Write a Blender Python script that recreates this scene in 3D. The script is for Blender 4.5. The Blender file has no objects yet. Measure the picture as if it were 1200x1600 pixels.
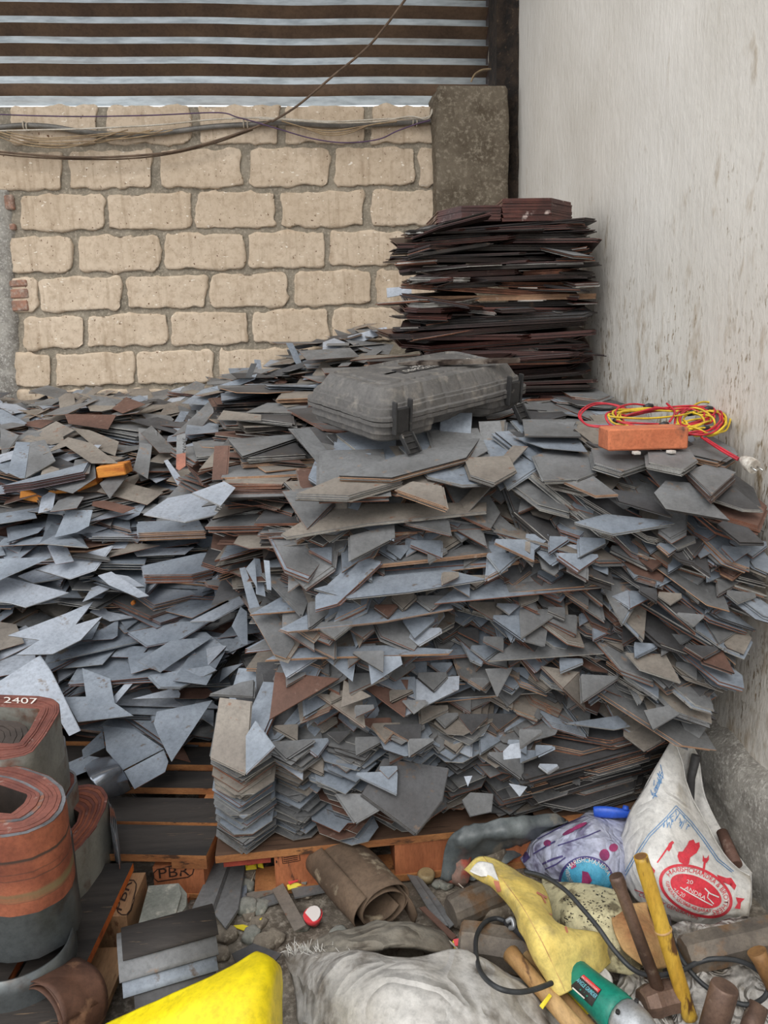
import bpy, math, random
from mathutils import Vector, Matrix, noise, Euler
from mathutils.bvhtree import BVHTree
from mathutils.geometry import tessellate_polygon
R = math.radians
rnd = random.Random(7)
scn = bpy.context.scene
COL = scn.collection

# ---------------------------------------------------------------- camera
EYE = Vector((0, 0, 1.5)); YAW, PITCH, ROLL, FPX = R(5), R(12), R(1.6), 1200.0
_F = Vector((math.sin(YAW)*math.cos(PITCH), math.cos(YAW)*math.cos(PITCH), -math.sin(PITCH)))
_R0 = Vector((math.cos(YAW), -math.sin(YAW), 0)); _U0 = _R0.cross(_F)
_R = _R0*math.cos(ROLL) - _U0*math.sin(ROLL); _U = _U0*math.cos(ROLL) + _R0*math.sin(ROLL)
cd = bpy.data.cameras.new('camera'); cam = bpy.data.objects.new('camera', cd); COL.objects.link(cam)
cd.sensor_fit = 'VERTICAL'; cd.sensor_height = 36; cd.lens = 27; cd.clip_start = 0.05; cd.clip_end = 200
cam.matrix_world = Matrix((( _R.x,_U.x,-_F.x,EYE.x),(_R.y,_U.y,-_F.y,EYE.y),(_R.z,_U.z,-_F.z,EYE.z),(0,0,0,1)))
scn.camera = cam

# ---------------------------------------------------------------- world, sun, exposure
w = bpy.data.worlds.new('overcast_sky'); scn.world = w; w.use_nodes = True
nt = w.node_tree; bgn = nt.nodes['Background']
bgn.inputs['Color'].default_value = (0.93, 0.96, 1.0, 1); bgn.inputs['Strength'].default_value = 1.0
sd = bpy.data.lights.new('sun', 'SUN'); sd.energy = 0.9; sd.angle = R(35); sd.color = (1.0, 0.96, 0.9)
sun = bpy.data.objects.new('sun', sd); COL.objects.link(sun); sun.rotation_euler = (R(38), R(-22), 0)
scn.view_settings.view_transform = 'Standard'; scn.view_settings.look = 'None'
scn.view_settings.exposure = 0.62; scn.view_settings.gamma = 1; scn.view_settings.use_curve_mapping = False

# ---------------------------------------------------------------- projecting helpers
def ray(px, py):
    return _F + _R*((px-600)/FPX) + _U*((800-py)/FPX)
def pz(px, py, z):
    d = ray(px, py); return EYE + d*((z-EYE.z)/d.z)
def pY(px, py, Y):
    d = ray(px, py); return EYE + d*(Y/d.y)
def pX(px, py, X):
    d = ray(px, py); return EYE + d*(X/d.x)
def pT(px, py, t):
    return EYE + ray(px, py)*t
def pplane(px, py, p0, n):
    d = ray(px, py); return EYE + d*((p0-EYE).dot(n)/d.dot(n))
def proj(p):
    v = p-EYE; t = v.dot(_F)
    return 600+FPX*v.dot(_R)/t, 800-FPX*v.dot(_U)/t

def wloc(o):
    p=Vector(o.location)
    while o.parent is not None: o=o.parent; p+=Vector(o.location)
    return p
# ---------------------------------------------------------------- mesh builder
class MB:
    def __init__(s): s.v=[]; s.f=[]; s.m=[]; s.sm=[]; s.uv=None
    def add(s, vs, fs, mi=0, smooth=False):
        o=len(s.v); s.v += [Vector(v) for v in vs]
        for k,f in enumerate(fs):
            s.f.append([o+i for i in f]); s.m.append(mi[k] if isinstance(mi,(list,tuple)) else mi); s.sm.append(smooth)
        return s
    def box(s, c, size, rot=None, mi=0, bev=0.0):
        cx,cy,cz=c; a,b,d=[q/2 for q in size]
        if bev<=0:
            vs=[(x*a,y*b,z*d) for z in(-1,1) for y in(-1,1) for x in(-1,1)]
            fs=[(0,2,3,1),(4,5,7,6),(0,1,5,4),(2,6,7,3),(0,4,6,2),(1,3,7,5)]
        else:
            e=bev; vs=[]; 
            ring=lambda A,B,z:[(-A+e,-B,z),(A-e,-B,z),(A,-B+e,z),(A,B-e,z),(A-e,B,z),(-A+e,B,z),(-A,B-e,z),(-A,-B+e,z)]
            i4=lambda A,B,z:[(-A,-B,z),(A,-B,z),(A,-B,z),(A,B,z),(A,B,z),(-A,B,z),(-A,B,z),(-A,-B,z)]
            for q in (i4(a-e,b-e,-d), ring(a,b,-d+e), ring(a,b,d-e), i4(a-e,b-e,d)): vs+=q
            fs=[tuple(range(7,-1,-1)), tuple(range(24,32))]
            for k in range(3):
                for i in range(8): j=(i+1)%8; fs.append((k*8+i,k*8+j,(k+1)*8+j,(k+1)*8+i))
        M=(rot if rot is not None else Matrix.Identity(3))
        vs=[M@Vector(v)+Vector(c) for v in vs]
        return s.add(vs,fs,mi)
    def prism(s, top, down, mi=0, mside=None, mbot=None):
        """polygon of 3-D points and a vector to its other face"""
        n=len(top); down=Vector(down); top=[Vector(p) for p in top]
        nrm=Vector((0,0,0))
        for i in range(n): nrm+=(top[i]-top[0]).cross(top[(i+1)%n]-top[0])
        if nrm.dot(down)>0: top=top[::-1]
        vs=top+[p+down for p in top]; mside=mi if mside is None else mside
        fs=[tuple(range(n)), tuple(range(2*n-1,n-1,-1))]+[(i,n+i,n+(i+1)%n,(i+1)%n) for i in range(n)]
        return s.add(vs,fs,[mi,mi if mbot is None else mbot]+[mside]*n)
    def tube(s, pts, r, seg=8, mi=0, cap=True, flat=None):
        pts=[Vector(p) for p in pts]; n=len(pts); rs=r if isinstance(r,(list,tuple)) else [r]*n
        up=None; vs=[]
        for i,p in enumerate(pts):
            t=(pts[min(i+1,n-1)]-pts[max(i-1,0)]).normalized()
            if up is None:
                up=Vector((0,0,1)) if abs(t.z)<.9 else Vector((1,0,0))
            x=(up-t*up.dot(t)).normalized(); y=t.cross(x); up=x
            for k in range(seg):
                a=2*math.pi*k/seg; vs.append(p+x*(math.cos(a)*rs[i])+y*(math.sin(a)*rs[i]*(flat or 1)))
        fs=[(i*seg+k,i*seg+(k+1)%seg,(i+1)*seg+(k+1)%seg,(i+1)*seg+k) for i in range(n-1) for k in range(seg)]
        s.add(vs,fs,mi,True)
        if cap:
            o=len(s.v)-n*seg; s.f.append([o+k for k in range(seg)][::-1]); s.f.append([o+(n-1)*seg+k for k in range(seg)]); s.m+=[mi,mi]; s.sm+=[False,False]
        return s
    def grid(s, rows, mi=0, smooth=True, thick=None, close=False):
        """rows of 3-D points -> surface; thick = vector or float: closed shell"""
        nr=len(rows); nc=len(rows[0]); P=[Vector(p) for r_ in rows for p in r_]
        q=[(i*nc+j,i*nc+(j+1)%nc,(i+1)*nc+(j+1)%nc,(i+1)*nc+j) for i in range(nr-1) for j in range(nc if close else nc-1)]
        if thick is None: return s.add(P,q,mi,smooth)
        if isinstance(thick,(int,float)):
            N=[Vector((0,0,0)) for _ in P]
            for f in q:
                m=(P[f[1]]-P[f[0]]).cross(P[f[3]]-P[f[0]])
                for k in f: N[k]+=m
            D=[-(m.normalized())*thick if m.length>0 else Vector((0,0,-thick)) for m in N]
        else: D=[Vector(thick)]*len(P)
        n=len(P); P2=P+[p+d for p,d in zip(P,D)]; fs=list(q)+[(f[3]+n,f[2]+n,f[1]+n,f[0]+n) for f in q]
        if close: edge=[]; 
        for i in range(nr-1):
            if not close:
                fs.append((i*nc,(i+1)*nc,(i+1)*nc+n,i*nc+n)); fs.append(((i+1)*nc-1+nc,(i+1)*nc-1,(i+1)*nc-1+n,(i+1)*nc-1+nc+n))
        for j in range(nc if close else nc-1):
            k=(j+1)%nc
            fs.append((k,j,j+n,k+n)); o=(nr-1)*nc; fs.append((o+j,o+k,o+k+n,o+j+n))
        return s.add(P2,fs,mi,smooth)
    def build(s, name, mats, parent=None, origin=None, M=None, fixn=False):
        me=bpy.data.meshes.new(name)
        O=Vector(origin) if origin is not None else Vector((0,0,0))
        me.from_pydata([v-O for v in s.v],[],s.f)
        for m in (mats if isinstance(mats,(list,tuple)) else [mats]): me.materials.append(m)
        me.polygons.foreach_set('material_index', s.m); me.polygons.foreach_set('use_smooth', s.sm)
        me.update()
        if fixn:
            import bmesh
            b=bmesh.new(); b.from_mesh(me); bmesh.ops.recalc_face_normals(b, faces=b.faces); b.to_mesh(me); b.free()
        o=bpy.data.objects.new(name,me); COL.objects.link(o)
        if M is not None: o.matrix_world=M
        else: o.location=O
        if parent is not None:
            o.parent=parent; o.location = O-wloc(parent)
        return o
def tag(o,label,cat,group=None,kind=None):
    o['label']=label; o['category']=cat
    if group: o['group']=group
    if kind: o['kind']=kind
    return o
def thing(name,label,cat,loc,group=None):
    o=bpy.data.objects.new(name,None); COL.objects.link(o); o.location=Vector(loc); o.empty_display_size=.05
    return tag(o,label,cat,group)
def struct(o,label=None,cat=None):
    o['kind']='structure'
    if label: o['label']=label
    if cat: o['category']=cat
    return o
def smoothcurve(pts,n=8,closed=False):
    """Catmull-Rom through points"""
    P=[Vector(p) for p in pts]; N=len(P); out=[]
    segs=N if closed else N-1
    for i in range(segs):
        if closed: a,b,c,d=P[(i-1)%N],P[i],P[(i+1)%N],P[(i+2)%N]
        else: a,b,c,d=P[max(i-1,0)],P[i],P[i+1],P[min(i+2,N-1)]
        for k in range(n):
            t=k/n; out.append(.5*((2*b)+(c-a)*t+(2*a-5*b+4*c-d)*t*t+(3*b-a-3*c+d)*t**3))
    if not closed: out.append(P[-1])
    return out
def interp_grid(ctrl, n, m):
    """control rows of 3-D points -> dense rows (Catmull-Rom both ways)"""
    rows=[smoothcurve(r,m) for r in ctrl]
    cols=list(zip(*rows)); cols=[smoothcurve(c,n) for c in cols]
    return [list(r) for r in zip(*cols)]
def fbm(p,s,o=3):
    return noise.fractal(Vector(p)*s,1.0,2.0,o)

# ---------------------------------------------------------------- materials
def newmat(name):
    m=bpy.data.materials.new(name); m.use_nodes=True; t=m.node_tree; t.nodes.clear()
    out=t.nodes.new('ShaderNodeOutputMaterial'); b=t.nodes.new('ShaderNodeBsdfPrincipled'); t.links.new(b.outputs[0],out.inputs[0])
    return m,t,b
def nd(t,k,**kw):
    n=t.nodes.new('ShaderNode'+k)
    for a,v in kw.items(): setattr(n,a,v)
    return n
def coords(t,scale=(1,1,1),kind='Object',rot=(0,0,0)):
    tc=nd(t,'TexCoord'); mp=nd(t,'Mapping'); mp.inputs['Scale'].default_value=scale; mp.inputs['Rotation'].default_value=rot
    t.links.new(tc.outputs[kind],mp.inputs[0]); return mp.outputs[0]
def nz(t,vec,scale,detail=4,rough=.55,dist=0):
    n=nd(t,'TexNoise'); n.inputs['Scale'].default_value=scale; n.inputs['Detail'].default_value=detail; n.inputs['Roughness'].default_value=rough; n.inputs['Distortion'].default_value=dist
    t.links.new(vec,n.inputs['Vector']); return n.outputs['Fac']
def ramp(t,fac,stops):
    r=nd(t,'ValToRGB'); cr=r.color_ramp
    while len(cr.elements)<len(stops): cr.elements.new(.5)
    for e,(p,c) in zip(cr.elements,stops):
        e.position=p; e.color=(c if len(c)==4 else (*c,1)) if not isinstance(c,(int,float)) else (c,c,c,1)
    t.links.new(fac,r.inputs[0]); return r.outputs[0]
def mix(t,fac,a,b,mode='MIX'):
    m=nd(t,'Mix',data_type='RGBA',blend_type=mode)
    for sock,v in ((m.inputs[0],fac),(m.inputs[6],a),(m.inputs[7],b)):
        if hasattr(v,'links'): t.links.new(v,sock)
        elif isinstance(v,(int,float)): sock.default_value=v
        else: sock.default_value=(*v[:3],1)
    return m.outputs[2]
def bump(t,b,h,strength=.3,dist=.002):
    n=nd(t,'Bump'); n.inputs['Strength'].default_value=strength; n.inputs['Distance'].default_value=dist
    t.links.new(h,n.inputs['Height']); t.links.new(n.outputs[0],b.inputs['Normal'])
def S(c): # sRGB 0-255 -> linear
    return tuple(((x/255)/12.92 if x/255<=.04045 else ((x/255+.055)/1.055)**2.4) for x in c)
def clothbump(m,big=9,dist=.02,strength=.6):
    t=m.node_tree; b=[n for n in t.nodes if n.type=='BSDF_PRINCIPLED'][0]; old=b.inputs['Normal'].links[0].from_node if b.inputs['Normal'].links else None
    v=coords(t); n=nd(t,'Bump'); n.inputs['Strength'].default_value=strength; n.inputs['Distance'].default_value=dist
    w_=nz(t,v,big,2,.45,.7); r_=ramp(t,w_,[(.30,0),(.42,.75),(.48,.25),(.56,.9),(.63,.3),(.75,1)]); t.links.new(r_,n.inputs['Height'])
    if old: t.links.new(old.outputs[0],n.inputs['Normal'])
    t.links.new(n.outputs[0],b.inputs['Normal']); return m
def mat(name,base,alt=None,scale=8,lo=.4,hi=.65,rough=.6,metal=0,third=None,scale3=30,lo3=.6,hi3=.7,bmp=.25,bscale=60,bdist=.002,stretch=(1,1,1),kind='Object',spec=.5,rough2=None,detail=5,grain=.75):
    m,t,b=newmat(name); v=coords(t,stretch,kind)
    c=S(base); cs=None
    if alt is not None:
        cs=mix(t,ramp(t,nz(t,v,scale,detail),[(lo,0),(hi,1)]),c,S(alt))
        if third is not None: cs=mix(t,ramp(t,nz(t,v,scale3,detail,.6),[(lo3,0),(hi3,1)]),cs,S(third))
        g1=ramp(t,nz(t,v,scale*11+20,6,.75),[(.36,.72),(.52,1.0),(.66,1.12)]); cs=mix(t,grain,cs,g1,'MULTIPLY')
        g2=ramp(t,nz(t,v,scale*1.7+2,5,.7,.6),[(.38,.80),(.55,1.03)]); cs=mix(t,grain,cs,g2,'MULTIPLY')
        t.links.new(cs,b.inputs['Base Color'])
    else: b.inputs['Base Color'].default_value=(*c,1)
    b.inputs['Roughness'].default_value=rough; b.inputs['Metallic'].default_value=metal; b.inputs['Specular IOR Level'].default_value=spec
    if bmp>0: bump(t,b,nz(t,v,bscale,4),bmp,bdist)
    return m
# ================================================================ the setting
D=4.7; WX=1.22
def mat_block():
    m,t,b=newmat('sandstone_block'); v=coords(t)
    big=ramp(t,nz(t,v,2.2,3),[(.35,0),(.65,1)])
    c=mix(t,big,S((216,198,176)),S((202,183,160)))
    c=mix(t,ramp(t,nz(t,v,26,6,.7),[(.45,0),(.75,1)]),c,S((176,155,132)))
    vs=coords(t,(9,9,.8)); c=mix(t,ramp(t,nz(t,vs,3,4,.6),[(.53,0),(.78,.6)]),c,S((150,128,104)))
    pit=ramp(t,nz(t,v,60,3,.6),[(.66,0),(.72,1)]); c=mix(t,pit,c,S((96,66,46)))
    chip=ramp(t,nz(t,coords(t,(1,1,2.2)),34,2,.5),[(.70,0),(.735,1)]); c=mix(t,chip,c,S((236,226,212)))
    t.links.new(c,b.inputs['Base Color']); b.inputs['Roughness'].default_value=.95; b.inputs['Specular IOR Level'].default_value=.1
    bump(t,b,nz(t,v,45,6,.7),.6,.006); return m
def mat_cement(name,a,bb,cc,sc=9):
    m,t,b=newmat(name); v=coords(t)
    c=mix(t,ramp(t,nz(t,v,sc,6,.65),[(.38,0),(.66,1)]),S(a),S(bb)); c=mix(t,ramp(t,nz(t,v,sc*7,4,.7),[(.5,0),(.68,1)]),c,S(cc))
    t.links.new(c,b.inputs['Base Color']); b.inputs['Roughness'].default_value=.96; b.inputs['Specular IOR Level'].default_value=.1
    bump(t,b,nz(t,v,sc*6,6,.75),.9,.012); return m
M_block=mat_block(); M_mortar=mat_cement('mortar',(164,154,138),(134,126,112),(190,178,160))
M_pillar=mat_cement('pillar_cement',(118,108,94),(88,78,66),(150,140,124),7)
M_rough=mat_cement('rough_plaster',(182,177,168),(136,131,124),(212,208,200),11)
# block wall: mortar slab with every block standing 1 cm proud of it
mb=MB()
zt=pY(300,167,D).z
N=60
rows=[]
for i in range(41):
    z=-.05+(zt+.05)*i/40
    rows.append([Vector((-2.75+4.1*j/N, D+.004*fbm((j*.3,z*8,1),1.0), z)) for j in range(N+1)])
mb.grid(rows[::-1],0,True,(0,.2,0))
BL=[(165,227,165,224,[(17,152),(168,297),(312,435),(445,570),(581,684)]),
 (237,297,229,289,[(-30,97),(110,238),(251,377),(390,514),(524,648),(656,679)]),
 (306,362,296,352,[(33,163),(170,298),(308,430),(440,568),(580,700)]),
 (370,428,360,413,[(-60,112),(123,250),(258,381),(388,507),(514,634),(645,720)]),
 (436,488,419,473,[(14,58),(65,190),(200,322),(330,449),(459,580),(587,700)]),
 (496,546,478,530,[(38,132),(138,262),(270,387),(395,513),(520,640),(650,740)]),
 (554,606,538,589,[(15,80),(90,210),(215,333),(342,455),(465,590)]),
 (612,660,596,645,[(22,140),(150,270),(280,400),(410,530)]),
 (668,720,652,702,[(-30,80),(90,210),(220,340)])]
brnd=random.Random(3)
for (yl0,yl1,yr0,yr1,cols) in BL:
    for (x0,x1) in cols:
        k0=(x0)/700; k1=x1/700
        c=[pY(x0,yl0+(yr0-yl0)*k0,D),pY(x1,yl0+(yr0-yl0)*k1,D),pY(x1,yl1+(yr1-yl1)*k1,D),pY(x0,yl1+(yr1-yl1)*k0,D)]
        nx,nzv=28,14; sd_=brnd.random()*50
        W=(c[1]-c[0]).length; H=(c[0]-c[3]).length; rr=.02+.022*brnd.random()
        rws=[]
        for i in range(nzv+1):
            row=[]
            for j in range(nx+1):
                u=j/nx; v=i/nzv
                # concentrate the grid at the rims
                u=.5-.5*math.cos(math.pi*u)*(1) if True else u; v=.5-.5*math.cos(math.pi*v)
                a=c[0].lerp(c[1],u); b_=c[3].lerp(c[2],u); p=a.lerp(b_,v)
                x=(u-.5)*W; zz=(v-.5)*H
                ax=abs(x)-(W/2-rr); az=abs(zz)-(H/2-rr)
                if ax>0 and az>0:
                    l=math.hypot(ax,az)
                    if l>rr:
                        p.x-=math.copysign(ax*(1-rr/l),x); p.z+=math.copysign(az*(1-rr/l),zz)
                e=min(W/2-abs(x),H/2-abs(zz)); edge=(j in(0,nx) or i in(0,nzv))
                n1=fbm((p.x*6+sd_,p.z*6,sd_),1.5)
                n2=noise.noise(Vector((p.x*22+sd_,p.z*22,5)))
                if edge or j in(1,nx-1) or i in (1,nzv-1): p.x+=.022*n1+.010*n2; p.z+=.016*n1-.010*n2
                d=.012+.003*n2+.003*n1
                if edge: d=-.01
                elif j in(1,nx-1) or i in(1,nzv-1): d=.010
                p.y=D-d; row.append(p)
            rws.append(row)
        mb.grid(rws,1,True)
o=mb.build('wall_back',[M_mortar,M_block]); struct(o,'sandstone block wall with grey mortar behind the heap','wall')
# patch of rough plaster and red brick at its left end
mb=MB()
prow=[]
for i in range(33):
    y=296+i*12
    xr=6+ (4 if y<330 else 10) + (y-300)*.045 + 7*noise.noise(Vector((y*.045,3,0)))+4*noise.noise(Vector((y*.17,9,0)))
    a=pY(-60,y+2,D-.03); c_=pY(xr,y,D-.03); prow.append([a.lerp(c_,k/8)+Vector((0,-.012*fbm((k*.5,y*.06,2),1.6)+(.03 if k==8 else 0),0)) for k in range(9)])
mb.grid(prow,0,True,(0,.05,0))
o=mb.build('wall_plaster_left',M_rough); struct(o,'broken rough grey plaster on the left end of the block wall','plaster')
mb=MB()
for (x0,x1,y0,y1) in ((6,24,305,328),(-8,12,338,362),(14,26,350,360),(12,44,438,448),(12,46,452,466),(18,46,470,486)):
    a=pY((x0+x1)/2,(y0+y1)/2,D-.006); p0=pY(x0,y0,D); p1=pY(x1,y1,D)
    mb.box(a,(abs(p1.x-p0.x),.03,abs(p1.z-p0.z)),Matrix.Rotation(R(-1.5),3,'Y'),0,.006)
M_redbrick=mat('old_red_brick',(166,124,104),(140,112,98),30,.4,.6,.95,0,(178,160,146),40,.5,.65,.6,80)
struct(mb.build('wall_brick_left',M_redbrick),'worn red brick pieces showing at the left end of the block wall','brickwork')
# right wall
def mat_plaster():
    m,t,b=newmat('stained_lime_plaster'); v=coords(t); 
    c=mix(t,ramp(t,nz(t,v,1.3,4),[(.35,0),(.7,1)]),S((222,217,209)),S((205,199,189)))
    vs=coords(t,(1,5,.7)); c=mix(t,ramp(t,nz(t,vs,9,5,.65),[(.52,0),(.80,.35)]),c,S((176,166,150)))
    # damp spots thicken downwards
    sep=nd(t,'SeparateXYZ'); tc=nd(t,'TexCoord'); t.links.new(tc.outputs['Object'],sep.inputs[0])
    g=ramp(t,sep.outputs['Z'],[(0,0),(1,1)])
    mr=nd(t,'MapRange'); mr.inputs[1].default_value=2.9; mr.inputs[2].default_value=1.2; mr.inputs[3].default_value=.0; mr.inputs[4].default_value=.205
    t.links.new(sep.outputs['Z'],mr.inputs[0])
    def spots(vec,sc,lo,hi,d=4):
        n=nz(t,vec,sc,d,.62); a=nd(t,'Math',operation='ADD'); t.links.new(n,a.inputs[0]); t.links.new(mr.outputs[0],a.inputs[1]); return ramp(t,a.outputs[0],[(lo,0),(hi,1)])
    v2=coords(t,(1,2.2,.9))
    s1=spots(v2,7,.72,.92); s2=spots(v2,2.6,.56,.78,3)
    mm=nd(t,'Math',operation='MULTIPLY'); t.links.new(s1,mm.inputs[0]); mm.inputs[1].default_value=.7; 
    c=mix(t,mm.outputs[0],c,S((146,122,88)))
    s3=spots(coords(t,(1,3,1)),30,.74,.84,3); m3=nd(t,'Math',operation='MULTIPLY'); t.links.new(s3,m3.inputs[0]); t.links.new(s2,m3.inputs[1])
    c=mix(t,m3.outputs[0],c,S((128,110,82)))
    t.links.new(c,b.inputs['Base Color']); b.inputs['Roughness'].default_value=.85; b.inputs['Specular IOR Level'].default_value=.2
    bump(t,b,nz(t,v2,14,6,.65),.5,.012); return m
M_plaster=mat_plaster()
mb=MB()
rows=[]
for i in range(61):
    z=-.05+4.8*i/60
    rows.append([Vector((WX+.006*fbm((j*.2,z*2,4),1.2),-.6+5.9*j/70,z)) for j in range(71)])
mb.grid(rows,0,True,(.2,0,0))
struct(mb.build('wall_right',M_plaster),'off-white stained plaster wall on the right','wall')
# rough plinth along its foot
mb=MB(); rows=[]
hp=.30
sect=[(-.085,-.02),(-.075,.06),(-.07,.14),(-.068,.20),(-.06,.26),(-.04,hp-.01),(0,hp+.02),(.03,hp+.03)]
for j in range(121):
    y=-.4+5.1*j/120
    rows.append([Vector((WX+x+.018*fbm((y*5,x*20,zz*6),1.5,4)*(1 if k<len(sect)-1 else 0),y,zz+.02*fbm((y*6+9,x*9,zz*3),1.4,4)*(0 if k==0 else 1))) for k,(x,zz) in enumerate(smoothcurve([Vector((a,b,0)) for a,b in sect],3) and [(q.x,q.y) for q in smoothcurve([Vector((a,b,0)) for a,b in sect],3)])])
mb.grid(rows,0,True)
struct(mb.build('trim_1',M_rough),'rough cement plinth along the foot of the right wall','plinth')
# pillar in the corner
mb=MB(); rows=[]
pl=pY(684,330,4.5).x; pr=pY(794,330,4.5).x; ptop=pY(740,133,4.5).z
def pillar_ring(z,g=0):
    out=[]; n=12
    pts=[(pl,4.75),(pl,4.5),(pr,4.5),(pr,4.75)]
    for (a,b) in zip(pts,pts[1:]):
        for k in range(n): out.append((a[0]+(b[0]-a[0])*k/n,a[1]+(b[1]-a[1])*k/n))
    out.append(pts[-1])
    res=[]
    for x,y in out:
        f=.012*fbm((x*7,y*7,z*5),1.3,4); cx=(pl+pr)/2
        e=1 if abs(x-pl)<.02 or abs(x-pr)<.02 else 0
        x2=x+(cx-x)*g+ (f if e else 0); y2=y+(.0 if y>4.7 else -f)+ (4.62-y)*g
        res.append(Vector((x2,y2,z)))
    return res
zs=[-.02+ (ptop-.0)*i/60 for i in range(61)]
for z in zs: rows.append(pillar_ring(z))
rows.append(pillar_ring(ptop+.0,.06)); rows.append(pillar_ring(ptop+.01,.6)); rows.append(pillar_ring(ptop+.012,.98))
mb.grid(rows,0,True)
struct(mb.build('pillar',M_pillar,fixn=True),'grey cement pillar in the corner behind the dark stack','pillar')
# dark broken joint between pillar and plaster
M_dark=mat('dark_broken_joint',(58,46,36),(30,24,20),14,.4,.6,.95,0,(90,74,56),40,.6,.7,.8,50,.01)
mb=MB(); rows=[]
for i in range(50):
    z=-.02+(3.52)*i/49
    jx=.022*noise.noise(Vector((z*5,1,1)))
    rows.append([Vector((pr-.03,4.66,z)),Vector((pr+.02+jx,4.64+.02*noise.noise(Vector((z*9,2,2))),z)),Vector((WX-.012+.01*noise.noise(Vector((z*11,4,2))),4.58+.03*noise.noise(Vector((z*7,3,2))),z)),Vector((WX+.02,4.57,z))])
mb.grid(rows,0,False,(0,.2,0))
struct(mb.build('wall_joint',M_dark),'dark crumbling joint between the pillar and the white wall','joint')
# corrugated cladding above the wall
def mat_tin():
    m,t,b=newmat('galvanised_corrugated_sheet'); v=coords(t,(.25,1,1))
    c=mix(t,ramp(t,nz(t,v,30,5,.6),[(.4,0),(.65,1)]),S((178,184,186)),S((146,152,154)))
    c=mix(t,ramp(t,nz(t,coords(t,(.3,1,4)),2,4,.6),[(.5,0),(.75,.7)]),c,S((120,108,94)))
    t.links.new(c,b.inputs['Base Color']); b.inputs['Metallic'].default_value=.85; b.inputs['Roughness'].default_value=.42
    bump(t,b,nz(t,v,90,3),.25,.002); return m
M_tin=mat_tin(); M_primer=mat('brown_primer_steel',(74,58,52),(58,44,40),12,.4,.6,.6)
mb=MB(); CY=5.02
z0=pY(350,165,CY).z; z1=pY(350,-140,CY).z
per=(pY(350,35,CY).z-pY(350,66,CY).z)
prof=[]; z=z0
while z<z1+.4:
    # flat crest to the yard, then a web that leans out and faces down, then a short return
    prof+= [(z,0.0),(z+per*.50,0.0),(z+per*.96,-.06),(z+per*.985,-.06)]
    z+=per
rows=[]
for (zz,d) in prof:
    y=CY+d
    rows.append([Vector((-3.2+(pY(760,60,CY).x+3.2)*k/30,y+.004*noise.noise(Vector((k*.4,zz,1))),zz+.006*noise.noise(Vector((k*.25,0,4))))) for k in range(31)])
mb.grid(rows[::-1],0,False,(0,.002,0))
nr_=len(rows)-1
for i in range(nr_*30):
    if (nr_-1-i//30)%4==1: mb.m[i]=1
M_brownweb=mat('brown_web_tin',(124,100,80),(100,80,66),3,rough=.6,metal=.1)  # browner tone given only to the down-facing webs
struct(mb.build('wall_cladding',[M_tin,M_brownweb]),'corrugated galvanised metal sheet above the block wall','cladding')
mb=MB(); xc=pY(775,60,CY-.05).x
mb.box((xc,CY,4.0),(.10,.012,2.0)); mb.box((xc-.045,CY-.04,4.0),(.008,.09,2.0)); mb.box((xc+.045,CY-.04,4.0),(.008,.09,2.0))
struct(mb.build('steel_post',M_primer),'brown steel channel post beside the corrugated sheet','post')
# ground
def mat_ground():
    m,t,b=newmat('packed_dirt'); v=coords(t)
    c=mix(t,ramp(t,nz(t,v,4,6,.65),[(.38,0),(.62,1)]),S((138,129,116)),S((98,88,77)))
    c=mix(t,ramp(t,nz(t,v,45,5,.7),[(.48,0),(.66,1)]),c,S((176,166,152)))
    c=mix(t,ramp(t,nz(t,v,14,4,.6),[(.58,0),(.70,1)]),c,S((58,48,42)))
    t.links.new(c,b.inputs['Base Color']); b.inputs['Roughness'].default_value=.95
    bump(t,b,nz(t,v,38,6,.75),.9,.012); return m
M_ground=mat_ground()
def ground_z(x,y): return .012*fbm((x*2,y*2,0),1.7,4)+.004*noise.noise(Vector((x*25,y*25,0)))
mb=MB(); rows=[]
for i in range(121):
    y=-.8+6.2*(i/120)
    rows.append([Vector((-3.2+4.6*j/110,y,ground_z(-3.2+4.6*j/110,y))) for j in range(111)])
mb.grid(rows,0,True,(0,0,-.1))
fw=MB()
for (x0,x1,y0,y1) in ((-14,-3.2,-14,5.4),(1.4,14,-14,5.4),(-3.2,1.4,-14,-.8)): mb.add([(x0,y0,-.01),(x1,y0,-.01),(x1,y1,-.01),(x0,y1,-.01)],[(0,1,2,3)])
struct(fw.build('ground',mat('tan_yard_dirt',(172,142,112),(146,118,92),1.5,rough=.95,bmp=0)),'tan dirt of the open yard','ground')
struct(mb.build('floor',M_ground),'packed dirt floor strewn with rubble','floor')

# unseen roof sheet, added above the view to darken the rear of the yard
mb=MB()
mb.box((-.9,4.45,4.55),(5.2,2.3,.04),Matrix.Rotation(R(7),3,'X'))
struct(mb.build('shade_roof',M_tin),'unseen metal roof sheet added to shade the rear of the yard','roof')
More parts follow.
